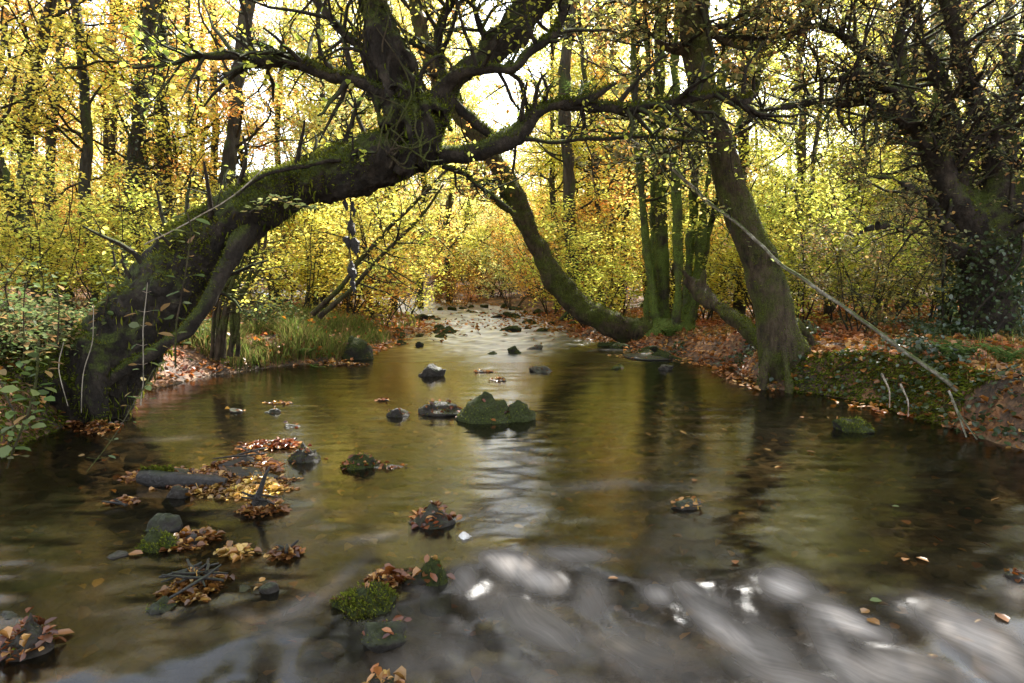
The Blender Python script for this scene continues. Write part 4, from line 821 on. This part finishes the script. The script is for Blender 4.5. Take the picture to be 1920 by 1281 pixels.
# left bank undergrowth: bramble clumps as copies
def make_bramble(seed, R, n, h, ls):
    g = np.random.default_rng(seed); r = thing('bramble_bush', 'x', 'bramble'); mb = MB(); pos = []
    for k in range(n):
        a = g.uniform(0, 6.28); L = R*g.uniform(.6, 1.3); t = np.linspace(0, 1, 12); H = h*g.uniform(.5, 1.2)
        pts = np.stack([np.cos(a)*L*t, np.sin(a)*L*t, H*np.sin(t*2.5)*(1-.2*t)], -1)+g.normal(0, .012, (12, 3)); pts[0, 2] = -.05
        mb.tube(pts, np.linspace(.005, .002, 12), 4, cap=False)
        for q in pts[2:]:
            for s in range(4): pos.append(q+g.normal(0, .04, 3))
    obj('stems', mb, M['oak'], r); lv = MB(); leaf_cloud(lv, np.array(pos), ls, g, .4, .015, wid=1.35); obj('foliage', lv, M['bramble'], r); return r
br = [make_bramble(300+i, .5, 30, .42, .042) for i in range(3)]; bu_ = set()
BRP = [(-10, 640, 6.3), (55, 610, 7.2), (110, 590, 7.6), (20, 560, 8.2), (150, 575, 8.6), (-40, 720, 5.6), (190, 560, 9.2), (80, 550, 9.6), (230, 570, 9.0), (0, 700, 5.9), (60, 680, 6.0), (355, 640, 9.4), (20, 600, 7.8), (480, 600, 10.6), (240, 555, 10), (-60, 600, 7.5), (20, 640, 6.9), (290, 600, 9.2)]
BRL = ['at the left edge below the ivy stems', 'behind the root end of the arching trunk', 'in the middle of the left undergrowth', 'far back by the leftmost leaning trunk', 'tucked behind the top of the root mass', 'overhanging the water at the left edge', 'in front of the ivy clad pair of trunks', 'between the two left trunks', 'beneath the yellow shrub beside the arching trunk', 'on top of the steep left bank', 'against the mossy root mass', 'under the lower stem of the arching tree', 'in the third row at the far left', 'behind the grass tussocks', 'furthest back behind the arching trunk', 'leftmost in the second row of undergrowth', 'in the second row above the steep bank', 'seen through the gap under the side stem']
for i, (px, py, d) in enumerate(BRP):
    x, y = at(px, d), d; p = br[i % 3]; lb = 'green bramble bush '+BRL[i]; z = float(gh(x, y))
    if i < 3: p.location = (x, y, z); p['label'] = lb; p['group'] = 'brambles on the left bank'; p.scale = (1.1,)*3
    else: copy_tree(p, (x, y, z), float(g9.uniform(0, 6.28)), float(g9.uniform(.8, 1.3)), lb, 'brambles on the left bank')
# ferns
def make_fern(seed, L, n):
    g = np.random.default_rng(seed); mb = MB()
    for k in range(n): frond(mb, np.zeros(3), k*6.28/n+g.normal(0, .2), L*g.uniform(.75, 1.15), g, .55, 17)
    return mb.mesh('fern')
fe = [make_fern(400, .42, 11), make_fern(401, .5, 9)]
for i, (px, d, z_, s, lb) in enumerate([(1800, 6.6, 0, .75, 'green fern growing among leaves on the right bank'), (1895, 6.4, 0, .6, 'small fern at the right edge behind the bank moss'), (600, 9.6, 0, .55, 'pale fern hanging at the edge of the grass tussocks'), (30, 8.4, 0, .9, 'fern among brambles at the far left'), (1255, 11.6, 0, .7, 'fern at the foot of the stem clump'), (570, 9.9, 0, .5, 'fern inside the grass tussocks')]):
    x = at(px, d); o = obj('fern', fe[i % 2], M['fern']); o.location = (x, d, float(gh(x, d))+.02); o.scale = (s,)*3; o.rotation_euler = (0, 0, i*1.3); tag(o, lb, 'fern')

# =================================================================== STONES AND LEAF PILES IN THE STREAM
def rockmesh(seed, w, dpt, h, rough=.28, sub=4, sharp=1.0):
    bm = bmesh.new(); bmesh.ops.create_icosphere(bm, subdivisions=sub, radius=1); me = bpy.data.meshes.new('rock'); bm.to_mesh(me); bm.free()
    n = len(me.vertices); co = np.empty(n*3, np.float32); me.vertices.foreach_get('co', co); co = co.reshape(-1, 3).astype(float)
    g = np.random.default_rng(seed)
    for k in range(12): # facets
        nn = norm(g.normal(0, 1, 3)); dd = g.uniform(.45, .85); s = co@nn; co = co-np.clip(s-dd, 0, None)[:, None]*nn*.85*sharp
    co = co*(1+rough*1.15*fbm(co*1.3+seed, seed, 5)-.12*np.abs(fbm(co*3.3+seed, seed+5, 3)))[:, None]
    co[:, 2] = np.where(co[:, 2] < 0, co[:, 2]*.6, co[:, 2])
    co *= np.array([w/2, dpt/2, h]); me.vertices.foreach_set('co', co.ravel().astype(np.float32)); me.polygons.foreach_set('use_smooth', np.ones(len(me.polygons), bool)); me.update(); return me
def mound(seed, w, d, peaks, rough=.16):
    nr, na = 34, 72; r = np.linspace(0, 1, nr)[:, None]; a = np.arange(na)[None]*2*math.pi/na
    rim = 1+.18*vnoise(np.stack([np.cos(a)*1.5, np.sin(a)*1.5, 0*a+seed], -1), seed)
    x = r*np.cos(a)*w/2*rim; y = r*np.sin(a)*d/2*rim; z = np.full(x.shape, -.05)
    for (cx, cy, rr, h) in peaks:
        q = np.hypot((x/w-cx), (y/d-cy))/rr; z = np.maximum(z, h*(1-q**1.15)*(1-.1*np.abs(np.sin(q*7+cx*9))))
    z = np.where(r > .97, -.12, z); P3 = np.stack([x, y, z], -1); n3 = fbm(P3*(2.2/w)+seed, seed, 5); n4 = np.abs(fbm(P3*(6/w)+seed, seed+3, 3))
    h0 = max(p[3] for p in peaks); P3[..., 2] += (n3*.9-n4*.5)*rough*h0*np.clip((z+.03)/.08, 0, 1); P3[..., 0] += n3*w*.04; P3[..., 1] += n3*d*.05
    mb = MB(); i = np.arange(nr-1)[:, None]*na; j = np.arange(na)[None]; k2 = (j+1) % na
    mb.add(P3.reshape(-1, 3), np.stack([i+j, i+na+j, i+na+k2, i+k2], -1).reshape(-1, 4)); return mb.mesh('mound')
def wl(px, py):
    p = G(px, py); return p
gR = np.random.default_rng(501)
def rock(px, py, w, h, label, mat='wetrock', name='stone', moss=0, leaf=0, dp=.8, rough=.25, seed=None, group=None, lm='wetleaf', peaks=None):
    """(px,py) = centre of its foot at the waterline; w,h in px"""
    p = G(px, py-2); y = p[1]; ww = w*y/F; hh = h*y/F*1.02; sd = int(px*7+py) if seed is None else seed
    p = G(px, py); p = p+np.array([0, ww*dp*.4, -.02]); r = thing(name, label, 'stone' if name != 'boulder' else 'boulder', p, group)
    me = mound(sd, ww*1.1, ww*dp*1.1, [(a_, b_, c_, hh*d_) for a_, b_, c_, d_ in peaks], rough) if peaks else rockmesh(sd, ww*1.18, ww*dp*1.1, hh*1.15, rough); o = obj('stone_body', me, M[mat], r)
    if moss:
        q, n_ = surf_pts(me, moss*2, gR, .25, 1); kk = vnoise(q/ww*5, 6) > -.15; q, n_ = q[kk], n_[kk]; f = MB(); fuzz(f, q, n_, min(.017, ww*.07), gR); f.v = [v+np.array(p) for v in f.v]; obj('moss', f, M['moss'], r)
    if leaf:
        q, n_ = surf_pts(me, leaf, gR, .25, 1); lv = MB(); m = len(q)
        leaves(lv, q+np.array(p)+n_*gR.uniform(0, .012, (m, 1)), gR.uniform(0, 6.28, m), gR.normal(0, .4, m), gR.normal(0, .4, m), .046*gR.uniform(.5, 1.2, m), gR.normal(0, .6, m), 1.1); obj('leaves', lv, M[lm], r)
    return r
def pile(px, py, w, h, n, label, mat='wetleaf', name='leaf_pile', dp=.9, size=.044, group=None, stick_=0, spread=1.0):
    n = int(n*2.1); p = G(px, py); y = p[1]; ww = w*y/F; hh = h*y/F; p = p+np.array([0, ww*dp*.4, 0]); r = thing(name, label, 'leaf pile', p, group); lv = MB()
    rr = np.sqrt(gR.uniform(0, 1, n))*(.8+.35*gR.uniform(size=n)); a = gR.uniform(0, 6.28, n); x = rr*np.cos(a)*ww/2; yy = rr*np.sin(a)*ww*dp/2; jn = 1+.45*vnoise(np.stack([np.cos(a)*2, np.sin(a)*2, 0*a+px], -1), 8); x = x*jn; yy = yy*jn
    top = np.clip(1-rr**2, 0, 1)*(.7+.5*vnoise(np.stack([x*9, yy*9, 0*x], -1), int(px))); z = hh*.52*top*gR.uniform(.55, 1.0, n)+.004
    leaves(lv, p+np.stack([x, yy, z], -1), gR.uniform(0, 6.28, n), gR.normal(0, .24, n), gR.normal(0, .24, n), size*gR.uniform(.45, 1.25, n), gR.normal(0, .5, n), 1.15)
    # dark core underneath
    core = rockmesh(int(px+py), ww*.95, ww*dp*.95, hh*.5, .3, 3); obj('core', core, M['wetlog'], r)
    obj('leaves', lv, M[mat], r)
    if stick_:
        mb = MB()
        for k in range(stick_):
            a_ = gR.uniform(0, 6.28); L = ww*gR.uniform(.3, .6); c = p+np.array([gR.normal(0, ww*.15), gR.normal(0, ww*.15)-ww*.1, hh*.6])
            dd = np.array([math.cos(a_), math.sin(a_)*.7, gR.normal(0, .15)])*L; sp = wiggle(spline([[*(c-dd), .006], [*c, .007], [*(c+dd), .004]], .03), .008, 9, k); mb.tube(sp[:, :3], sp[:, 3], 5)
        obj('sticks', mb, M['wetlog'], r)
    return r
rock(914, 792, 112, 52, 'biggest mossy boulder, pointed, in mid stream', 'rock', 'boulder', 450, 8, .8, .2, seed=12, peaks=((-.03, .0, .6, 1.15), (-.3, -.02, .3, .3), (.22, .0, .4, .55)))
rock(968, 791, 68, 42, 'rounded mossy boulder touching the right side of the pointed one', 'rock', 'boulder', 260, 4, .9, .2, seed=15, peaks=((.02, .0, .55, 1.0), (.25, -.1, .3, .6)))
rock(828, 780, 96, 18, 'low leafy slab left of the pointed boulder', 'wetrock', 'stone', 300, 60, .7)
rock(745, 783, 42, 16, 'small square stone left of the low leafy slab', 'wetrock', 'stone', 150, 12)
rock(808, 707, 44, 24, 'ribbed dark stone upstream of the pointed boulder', 'wetrock', 'stone', 0, 5, rough=.4)
rock(966, 664, 36, 17, 'dark block shaped stone in the pale upstream water', 'rock', 'stone', 200)
rock(924, 667, 26, 8, 'tiny flat stone left of the block shaped stone', 'rock', 'stone')
rock(1004, 657, 32, 11, 'flat stone with leaves right of the block shaped stone', 'wetrock', 'stone', 0, 8)
rock(1022, 699, 50, 13, 'leaf strewn stone right of mid stream, upstream of the boulders', 'wetrock', 'stone', 0, 26)
rock(786, 650, 18, 12, 'small dark stone in the left part of the far stream', 'rock', 'stone')
rock(748, 645, 24, 13, 'dark stone at the tip of the left gravel bar', 'rock', 'stone')
rock(664, 676, 54, 40, 'mossy rock at the edge of the grass tussocks', 'rock', 'stone', 500, 6)
rock(1160, 692, 40, 12, 'small mossy stone right of mid stream toward the leafy shore', 'rock', 'stone', 200, 6)
rock(1250, 694, 26, 12, 'pointed stone beside the leafy right shore', 'wetrock', 'stone')
rock(1606, 812, 74, 36, 'shaggy mossy stone in dark water near the right bank', 'rock', 'stone', 1400, 4, .9, .3)
rock(509, 776, 36, 12, 'middle dark stone of three near the left shore', 'wetrock', 'stone', 0, 8)
rock(440, 774, 30, 10, 'leafy stone, leftmost of three near the left shore', 'wetrock', 'stone', 0, 8)
rock(545, 802, 42, 12, 'flat dark stone, nearest of three by the left shore', 'wetrock', 'stone', 0, 8)
rock(562, 868, 56, 44, 'leaf and moss capped stone at the right tip of the leaf island', 'wetrock', 'stone', 350, 26, .9, peaks=((0.01, 0.05, 0.52, 1.0), (0.21, -0.1, 0.35, 0.67), (-0.21, -0.08, 0.32, 0.66), (0, -0.25, 0.3, 0.5)))
rock(664, 880, 62, 30, 'mossy stone with a leafy tail left of mid stream', 'rock', 'stone', 500, 24, .7)
rock(722, 878, 80, 12, 'low leafy strip right of the mossy stone with leaves', 'wetrock', 'stone', 60, 46, .4)
rock(322, 935, 52, 34, 'wet stone beneath the black log', 'wetrock', 'stone')
rock(286, 1036, 84, 50, 'mossy dark stone at the left, below the leaf island', 'rock', 'stone', 1100, 3, .7, peaks=((-0.04, 0.05, 0.52, 1.0), (0.22, -0.1, 0.35, 0.76), (-0.2, -0.08, 0.32, 0.58), (0, -0.25, 0.3, 0.5)))
rock(302, 1000, 70, 28, 'angular slab just behind the mossy dark stone', 'wetrock', 'stone', 0, 0, .7)
rock(285, 1152, 72, 24, 'flat wet stone ringed by foam below the leaf pile', 'wetrock', 'stone', 100, 2)
rock(210, 1049, 50, 12, 'small grey stone awash at the left', 'wetrock', 'stone')
rock(452, 1112, 32, 22, 'orange brown awash stone beside the stick filled pile', 'pebble', 'stone')
rock(500, 1114, 50, 22, 'dark awash stone right of the orange brown one', 'wetrock', 'stone', 0, 5)
rock(535, 1132, 36, 10, 'submerged tan stone below the awash pair', 'pebble', 'stone')
rock(806, 990, 90, 42, 'reddish rock thatched with brown leaves', 'wetrock', 'stone', 0, 90, .8, peaks=((-0.02, 0.05, 0.52, 1.0), (0.18, -0.1, 0.35, 0.77), (-0.21, -0.08, 0.32, 0.58), (0, -0.25, 0.3, 0.5)))
rock(868, 1010, 38, 14, 'white pebble beside the rock thatched with leaves', 'white', 'pebble')
rock(690, 1014, 30, 10, 'pale pebble awash left of the leaf thatched rock', 'white', 'pebble')
rock(672, 1150, 118, 56, 'large mossy stone low in the foreground', 'rock', 'stone', 1500, 6, .8, peaks=((0.08, 0.05, 0.52, 1.0), (0.23, -0.1, 0.35, 0.59), (-0.28, -0.08, 0.32, 0.63), (0, -0.25, 0.3, 0.5)))
rock(790, 1100, 74, 34, 'wet leafy stone between the mossy foreground stones', 'wetrock', 'stone', 100, 30)
rock(815, 1098, 56, 62, 'upright moss speckled stone beside the white water', 'rock', 'stone', 900, 8, .8, .4, peaks=((-0.1, 0.05, 0.52, 1.0), (0.2, -0.1, 0.35, 0.6), (-0.3, -0.08, 0.32, 0.8), (0, -0.25, 0.3, 0.5)))
rock(712, 1205, 84, 44, 'round pitted wet stone nearest the camera', 'wetrock', 'stone', 80, 8)
rock(1290, 955, 62, 18, 'small leafy stone alone in the right half of the stream', 'wetrock', 'stone', 20, 26, lm='goldleaf')
rock(1912, 1090, 44, 26, 'leafy stone cut by the right edge', 'wetrock', 'stone', 0, 20)
rock(30, 1235, 90, 70, 'rock under a heap of glossy leaves at the lower left corner', 'wetrock', 'stone', 150, 120, .9, peaks=((0.02, 0.05, 0.52, 1.0), (0.23, -0.1, 0.35, 0.55), (-0.29, -0.08, 0.32, 0.78), (0, -0.25, 0.3, 0.5)), lm='wetleaf')
rock(2, 1160, 40, 22, 'wet grey stone cut by the left edge', 'wetrock', 'stone')
rock(720, 1290, 60, 26, 'leafy stone cut by the bottom edge', 'wetrock', 'stone', 30, 30, lm='goldleaf')
rock(560, 1170, 60, 6, 'flat dark stone just awash in the lower left rapids', 'wetrock', 'stone')
pile(445, 885, 125, 42, 520, 'dark leaf pile at the back of the leaf island', stick_=3)
pile(405, 918, 190, 36, 760, 'broad middle part of the leaf island with leaves caught on the log', dp=.7)
pile(462, 930, 110, 30, 380, 'golden sunlit leaf pile right of the black log', 'goldleaf', dp=1.0)
pile(425, 925, 250, 14, 420, 'flat mat of dark wet leaves tying the leaf island together', dp=.5)
pile(480, 965, 66, 44, 220, 'dark leaf clump around the upright stick', stick_=3)
pile(495, 842, 140, 22, 300, 'thin trail of leaves joining the island and the capped stone', dp=.4)
pile(290, 905, 160, 24, 320, 'scattered leaves left of the black log', dp=.5)
pile(230, 945, 60, 8, 30, 'few leaves and twig at the left tip of the leaf island', dp=.4, stick_=2)
pile(352, 1028, 84, 40, 170, 'leaf pile right of the mossy dark stone')
pile(434, 1046, 66, 22, 60, 'amber leaves pinned in the flow', 'goldleaf')
pile(344, 1125, 116, 62, 320, 'stick filled leaf pile in the left foreground', stick_=9)
pile(530, 1048, 50, 26, 60, 'small arched clump of leaves and straw', stick_=4)
pile(722, 1100, 66, 28, 90, 'rusty leaves behind the large mossy foreground stone')
pile(172, 812, 66, 30, 120, 'leaf heap on the shore under the root mass')
pile(110, 800, 90, 16, 120, 'leaf strip against the foot of the left bank', dp=.4)
pile(905, 699, 44, 8, 30, 'thin leaf patch mid stream upstream of the boulders', 'goldleaf', dp=.5)
pile(936, 715, 34, 8, 20, 'leaf patch just behind the pointed boulder', dp=.5)
pile(718, 752, 30, 6, 14, 'few floating leaves left of mid stream', dp=.4)
pile(525, 758, 60, 6, 24, 'thin line of leaves near the left shore', dp=.3)
pile(1240, 676, 150, 12, 240, 'sunlit leaves stranded on the right shore below the stem clump', 'goldleaf', dp=.8)
pile(640, 686, 80, 10, 100, 'leaves at the foot of the grass tussocks', dp=.4)
# log
t = stick('black_log', 'wet black log lying on the leaf island', 'log', [(262, 893, G(262, 915)[1]+.1, 30), (300, 898, G(262, 915)[1]+.08, 36), (345, 902, G(262, 915)[1]+.05, 32), (392, 905, G(262, 915)[1]+.02, 32), (424, 908, G(262, 915)[1], 22)], M['wetlog'], .012, sides=14)
f = MB(); q = np.array([P(290+gR.uniform(-25, 35), 884+gR.uniform(-6, 6), G(262, 915)[1]+.1) for _ in range(700)]); fuzz(f, q, np.tile([0, -.3, .9], (700, 1)), .03, gR); tag(obj('moss_cushion', f, M['moss'], loc=q[0]), 'bright moss cushion on top of the black log', 'moss')
d0 = G(490, 960)[1]
stick('upright_stick', 'broken stick standing out of the leaf island', 'stick', [(478, 945, d0, 14), (490, 915, d0, 10), (499, 890, d0, 7), (506, 875, d0, 5)], M['wetlog'], .008)
# small far stones along both gravel bars
def bar(name, x0, x1, y0, y1, n, lb, grp):
    for k in range(n):
        px = gR.uniform(x0, x1); py = gR.uniform(y0, y1); w = gR.uniform(16, 44)*(py-500)/130
        rock(px, py, w, w*.35, lb, 'rock', 'stone', 90, 6, .8, group=grp)
bar('l', 690, 835, 592, 636, 20, 'small mossy stone on the leafy gravel bar by the left bank upstream', 'stones on the left gravel bar')
bar('r', 935, 1110, 584, 625, 22, 'small mossy stone on the leafy gravel bar by the right bank upstream', 'stones on the right gravel bar')
bar('m', 780, 1000, 575, 590, 14, 'small stone breaking the surface of the far riffle', 'stones in the far riffle')
bar('s', 1120, 1300, 640, 676, 8, 'small mossy stone along the leafy shore below the stem clump', 'stones on the right shore')
for (cx, cy, sx_, sy_, n, lb) in ((770, 615, 60, 10, 500, 'leaves on the left gravel bar upstream'), (1030, 602, 80, 12, 800, 'leaves on the right gravel bar upstream')):
    mb = MB(); q = np.array([G(cx+gR.normal(0, sx_), cy+gR.normal(0, sy_)) for _ in range(n)]); q[:, 2] = gR.uniform(.01, .1, n); leaf_cloud(mb, q, .09, gR, .3, .01, wid=1.3); tag(obj('bar_leaves', mb, M['litter']), lb, 'leaf litter', kind='stuff')
# pebbled bed
x = gR.uniform(-4, 4.2, 1500); y = gR.uniform(1.6, 8, 1500); k = bankd(x, y)[0] < -.1; x, y = x[k], y[k]; mb = MB()
bmq = bmesh.new(); bmesh.ops.create_icosphere(bmq, subdivisions=2, radius=1); bmq.verts.ensure_lookup_table(); V0 = np.array([v.co[:] for v in bmq.verts]); F0 = np.array([[v.index for v in f.verts] for f in bmq.faces]); bmq.free()
for a, b in zip(x, y):
    s = gR.uniform(.02, .08)*np.array([gR.uniform(.8, 1.5), gR.uniform(.7, 1.1), gR.uniform(.35, .6)]); r_ = gR.uniform(0, 3.14); v = V0*(1+.25*vnoise(V0*1.5+a*9, 4))[:, None]*s
    v = np.stack([v[:, 0]*math.cos(r_)-v[:, 1]*math.sin(r_), v[:, 0]*math.sin(r_)+v[:, 1]*math.cos(r_), v[:, 2]], -1); mb.add(v+np.array([a, b, float(gh(a, b))]), F0)
tag(obj('stream_bed_pebbles', mb, M['pebble']), 'submerged pebbles of the stream bed', 'pebbles', kind='stuff')
x = gR.uniform(-4, 4.2, 1100); y = gR.uniform(1.6, 9, 1100); k = bankd(x, y)[0] < -.1; x, y = x[k], y[k]; mb = MB(); leaf_cloud(mb, np.stack([x, y, gh(x, y)+.03], -1), .07, gR, .2, .005, wid=1.3)
tag(obj('sunken_leaves', mb, M['goldleaf']), 'brown leaves lying under the water', 'leaves', kind='stuff')
# single leaves
for i, (px, py, s, lb) in enumerate([(240, 1042, .075, 'single orange leaf right of the small grey stone'), (348, 1032, .07, 'yellow leaf lying against the mossy dark stone'), (140, 1188, .08, 'tan leaf under the surface at lower left'), (1625, 1160, .06, 'orange leaf caught beside the white water'), (1615, 1150, .05, 'small orange leaf above the white water'), (1742, 1057, .06, 'orange leaf afloat in dark water at right'), (1700, 1050, .05, 'left leaf of the group afloat in dark water at right'),
        (1672, 950, .04, 'tiny green leaf afloat at right'), (1300, 905, .05, 'pale leaf afloat downstream of the ripples'), (1530, 850, .07, 'long leaf afloat near the shaggy mossy stone'), (1378, 1055, .05, 'orange leaf near the lip of the rapids'), (1630, 1128, .05, 'green leaf on the lip of the right rapids'), (1890, 1168, .07, 'yellow leaf at the right edge of the rapids'), (1160, 1085, .05, 'orange leaf beside the foam mound'), (1500, 783, .05, 'leaf afloat left of the shaggy mossy stone')]):
    p = G(px, py); p[2] = float(wz(np.array([p[0]]), np.array([p[1]]))[0])+.006; mb = MB(); leaves(mb, p[None], np.array([i*1.7]), np.array([.08]), np.array([.1]), np.array([s]), np.array([.3]), 1.3); tag(obj('floating_leaf', mb, M['goldleaf'] if 'green' not in lb else M['bramble'], loc=p), lb, 'leaf')

# =================================================================== FOREGROUND PLANTS
gF = np.random.default_rng(601)
def stalk(name, label, rows, mat, lm=None, nl=0, ls=.07, whorl=3, wid=1.1):
    sp = wiggle(pix(rows, .03), .008, 3, int(rows[0][1]) % 40); t = thing(name, label, 'plant', sp[0, :3]); mb = MB(); mb.tube(sp[:, :3], sp[:, 3], 6)
    lv = MB()
    for k in range(nl):
        i = int((k+.6)/nl*(len(sp)-1)); a0 = gF.uniform(0, 6.28); p = sp[i, :3]
        for w in range(whorl):
            a = a0+w*6.28/whorl+gF.normal(0, .15); L = gF.uniform(.025, .05); e = p+np.array([math.cos(a)*L, math.sin(a)*L, .01]); mb.tube(np.array([p, e]), [.0018, .0014], 3, cap=False)
            leaves(lv, e[None]+gF.normal(0, .012, (1, 3)), np.array([a+gF.normal(0, .5)]), np.array([gF.normal(-.1, .28)]), np.array([gF.normal(0, .35)]), np.array([ls*gF.uniform(.5, 1.2)]), np.array([.25]), wid)
    obj('stem', mb, mat, t)
    if nl: obj('leaves', lv, lm, t)
    return t
stalk('bramble_shoot', 'bramble shoot with bright leaves arching down at the far left edge', [(75, 640, 3.8, 5), (70, 700, 3.7, 5), (52, 770, 3.6, 5), (28, 830, 3.5, 4), (10, 880, 3.5, 3)], M['oak'], M['bramble'], 9, .08, 5)
stalk('bramble_shoot', 'pale leaved shoot hanging left of the bright leaved one', [(-10, 690, 4.0, 4), (10, 740, 3.9, 4), (30, 790, 3.8, 3), (5, 860, 3.8, 3)], M['oak'], M['bramble'], 7, .07, 4)
stalk('tall_weed', 'tall weed with paired flat leaves before the arching trunk', [(330, 690, 4.2, 4), (332, 600, 4.2, 3.5), (345, 520, 4.2, 3), (356, 440, 4.2, 2.5), (350, 400, 4.2, 2)], M['oak'], M['bramble'], 11, .09, 2)
stalk('dry_stalk', 'straight pale dry stalk with flat leaves in front of the root mass', [(264, 760, 4.4, 2.4), (268, 700, 4.4, 2.4), (267, 620, 4.4, 2), (276, 530, 4.4, 1.5)], M['deadstem'], M['bramble'], 7, .075, 2)
stalk('dry_stalk', 'bare dry stalk left of the straight pale one', [(152, 775, 4.8, 2), (156, 700, 4.8, 2), (171, 640, 4.8, 1.7), (174, 570, 4.8, 1.4)], M['deadstem'])
stalk('dry_stalk', 'thin crooked root hanging at the dark root mass', [(118, 640, 4.9, 1.7), (110, 690, 4.9, 1.7), (128, 760, 4.9, 1.4)], M['deadstem'])
stalk('bent_reed', 'long thin green reed stooping toward the water at left', [(290, 690, 3.6, 2), (255, 745, 3.4, 2), (215, 815, 3.2, 2), (160, 885, 3.1, 2)], M['oak'], M['bramble'], 6, .045, 2)
for i_, (x_, y_, d_, h_, lb_) in enumerate([(40, 640, 5.2, 120, 'nettle like weed rising at the far left above the bramble shoot'), (105, 610, 5.6, 100, 'leafy weed left of the bare dry stalk'), (190, 590, 6.0, 90, 'short leafy weed before the lower part of the arching trunk'), (215, 560, 6.4, 70, 'small weed on the mossy shoulder of the arching trunk'), (15, 590, 6.0, 110, 'tall thin weed at the left edge against the yellow wood'), (70, 570, 6.6, 80, 'weed with drooping leaves among the left brambles')]):
    stalk('leafy_weed', lb_, [(x_, y_+40, d_, 3), (x_+4, y_, d_, 3), (x_+gF.normal(0, 10), y_-h_/2, d_, 2.5), (x_+gF.normal(0, 18), y_-h_, d_, 2)], M['oak'], M['bramble'], 12, .075, 3)
stalk('holly_sprig', 'pale glossy leaved sprig growing on the arching trunk', [(470, 400, 6.1, 5), (510, 375, 6.0, 5), (560, 385, 5.95, 4), (600, 392, 5.9, 3)], M['twig'], M['lpale'], 16, .065, 5)
stalk('bare_twig', 'bare pinkish twig crossing the top of the arching trunk', [(270, 460, 5.9, 2.5), (350, 420, 5.9, 2.5), (440, 365, 5.9, 2.5), (510, 300, 6, 2)], M['deadstem'])

# =================================================================== CAMERA, LIGHT, WORLD
cam = bpy.data.cameras.new('Camera'); co_ = bpy.data.objects.new('Camera', cam); COL.objects.link(co_)
cam.sensor_width = 36; cam.lens = 24; cam.clip_end = 1000; cam.clip_start = .05
co_.location = (0, 0, CH); co_.rotation_euler = (math.pi/2-TH, 0, 0); S.camera = co_
EL, AZ = math.radians(44), math.radians(24)      # azimuth clockwise from +Y
w = bpy.data.worlds.new('World'); S.world = w; w.use_nodes = True; nt = w.node_tree; bg = nt.nodes['Background']
sky = nt.nodes.new('ShaderNodeTexSky'); sky.sky_type = 'NISHITA'; sky.sun_disc = False; sky.sun_elevation = EL; sky.sun_rotation = AZ; sky.dust_density = 1.0; sky.air_density = 1.4; sky.ozone_density = 2.0
hs = nt.nodes.new('ShaderNodeHueSaturation'); hs.inputs['Saturation'].default_value = .4; nt.links.new(sky.outputs[0], hs.inputs['Color']); nt.links.new(hs.outputs[0], bg.inputs[0]); bg.inputs[1].default_value = .15
sl = bpy.data.lights.new('Sun', 'SUN'); sl.energy = 5; sl.angle = math.radians(.6); sl.color = (1, .96, .89)
so = bpy.data.objects.new('Sun', sl); COL.objects.link(so)
sd = Vector((math.sin(AZ)*math.cos(EL), math.cos(AZ)*math.cos(EL), math.sin(EL))); so.rotation_euler = sd.to_track_quat('Z', 'Y').to_euler()
S.view_settings.view_transform = 'Standard'; S.view_settings.look = 'None'; S.view_settings.exposure = 2.12; S.view_settings.gamma = 1
c = S.cycles; c.max_bounces = 5; c.diffuse_bounces = 2; c.glossy_bounces = 2; c.transmission_bounces = 3; c.transparent_max_bounces = 6
c.use_denoising = True; c.caustics_reflective = False; c.caustics_refractive = False; c.sample_clamp_indirect = 4
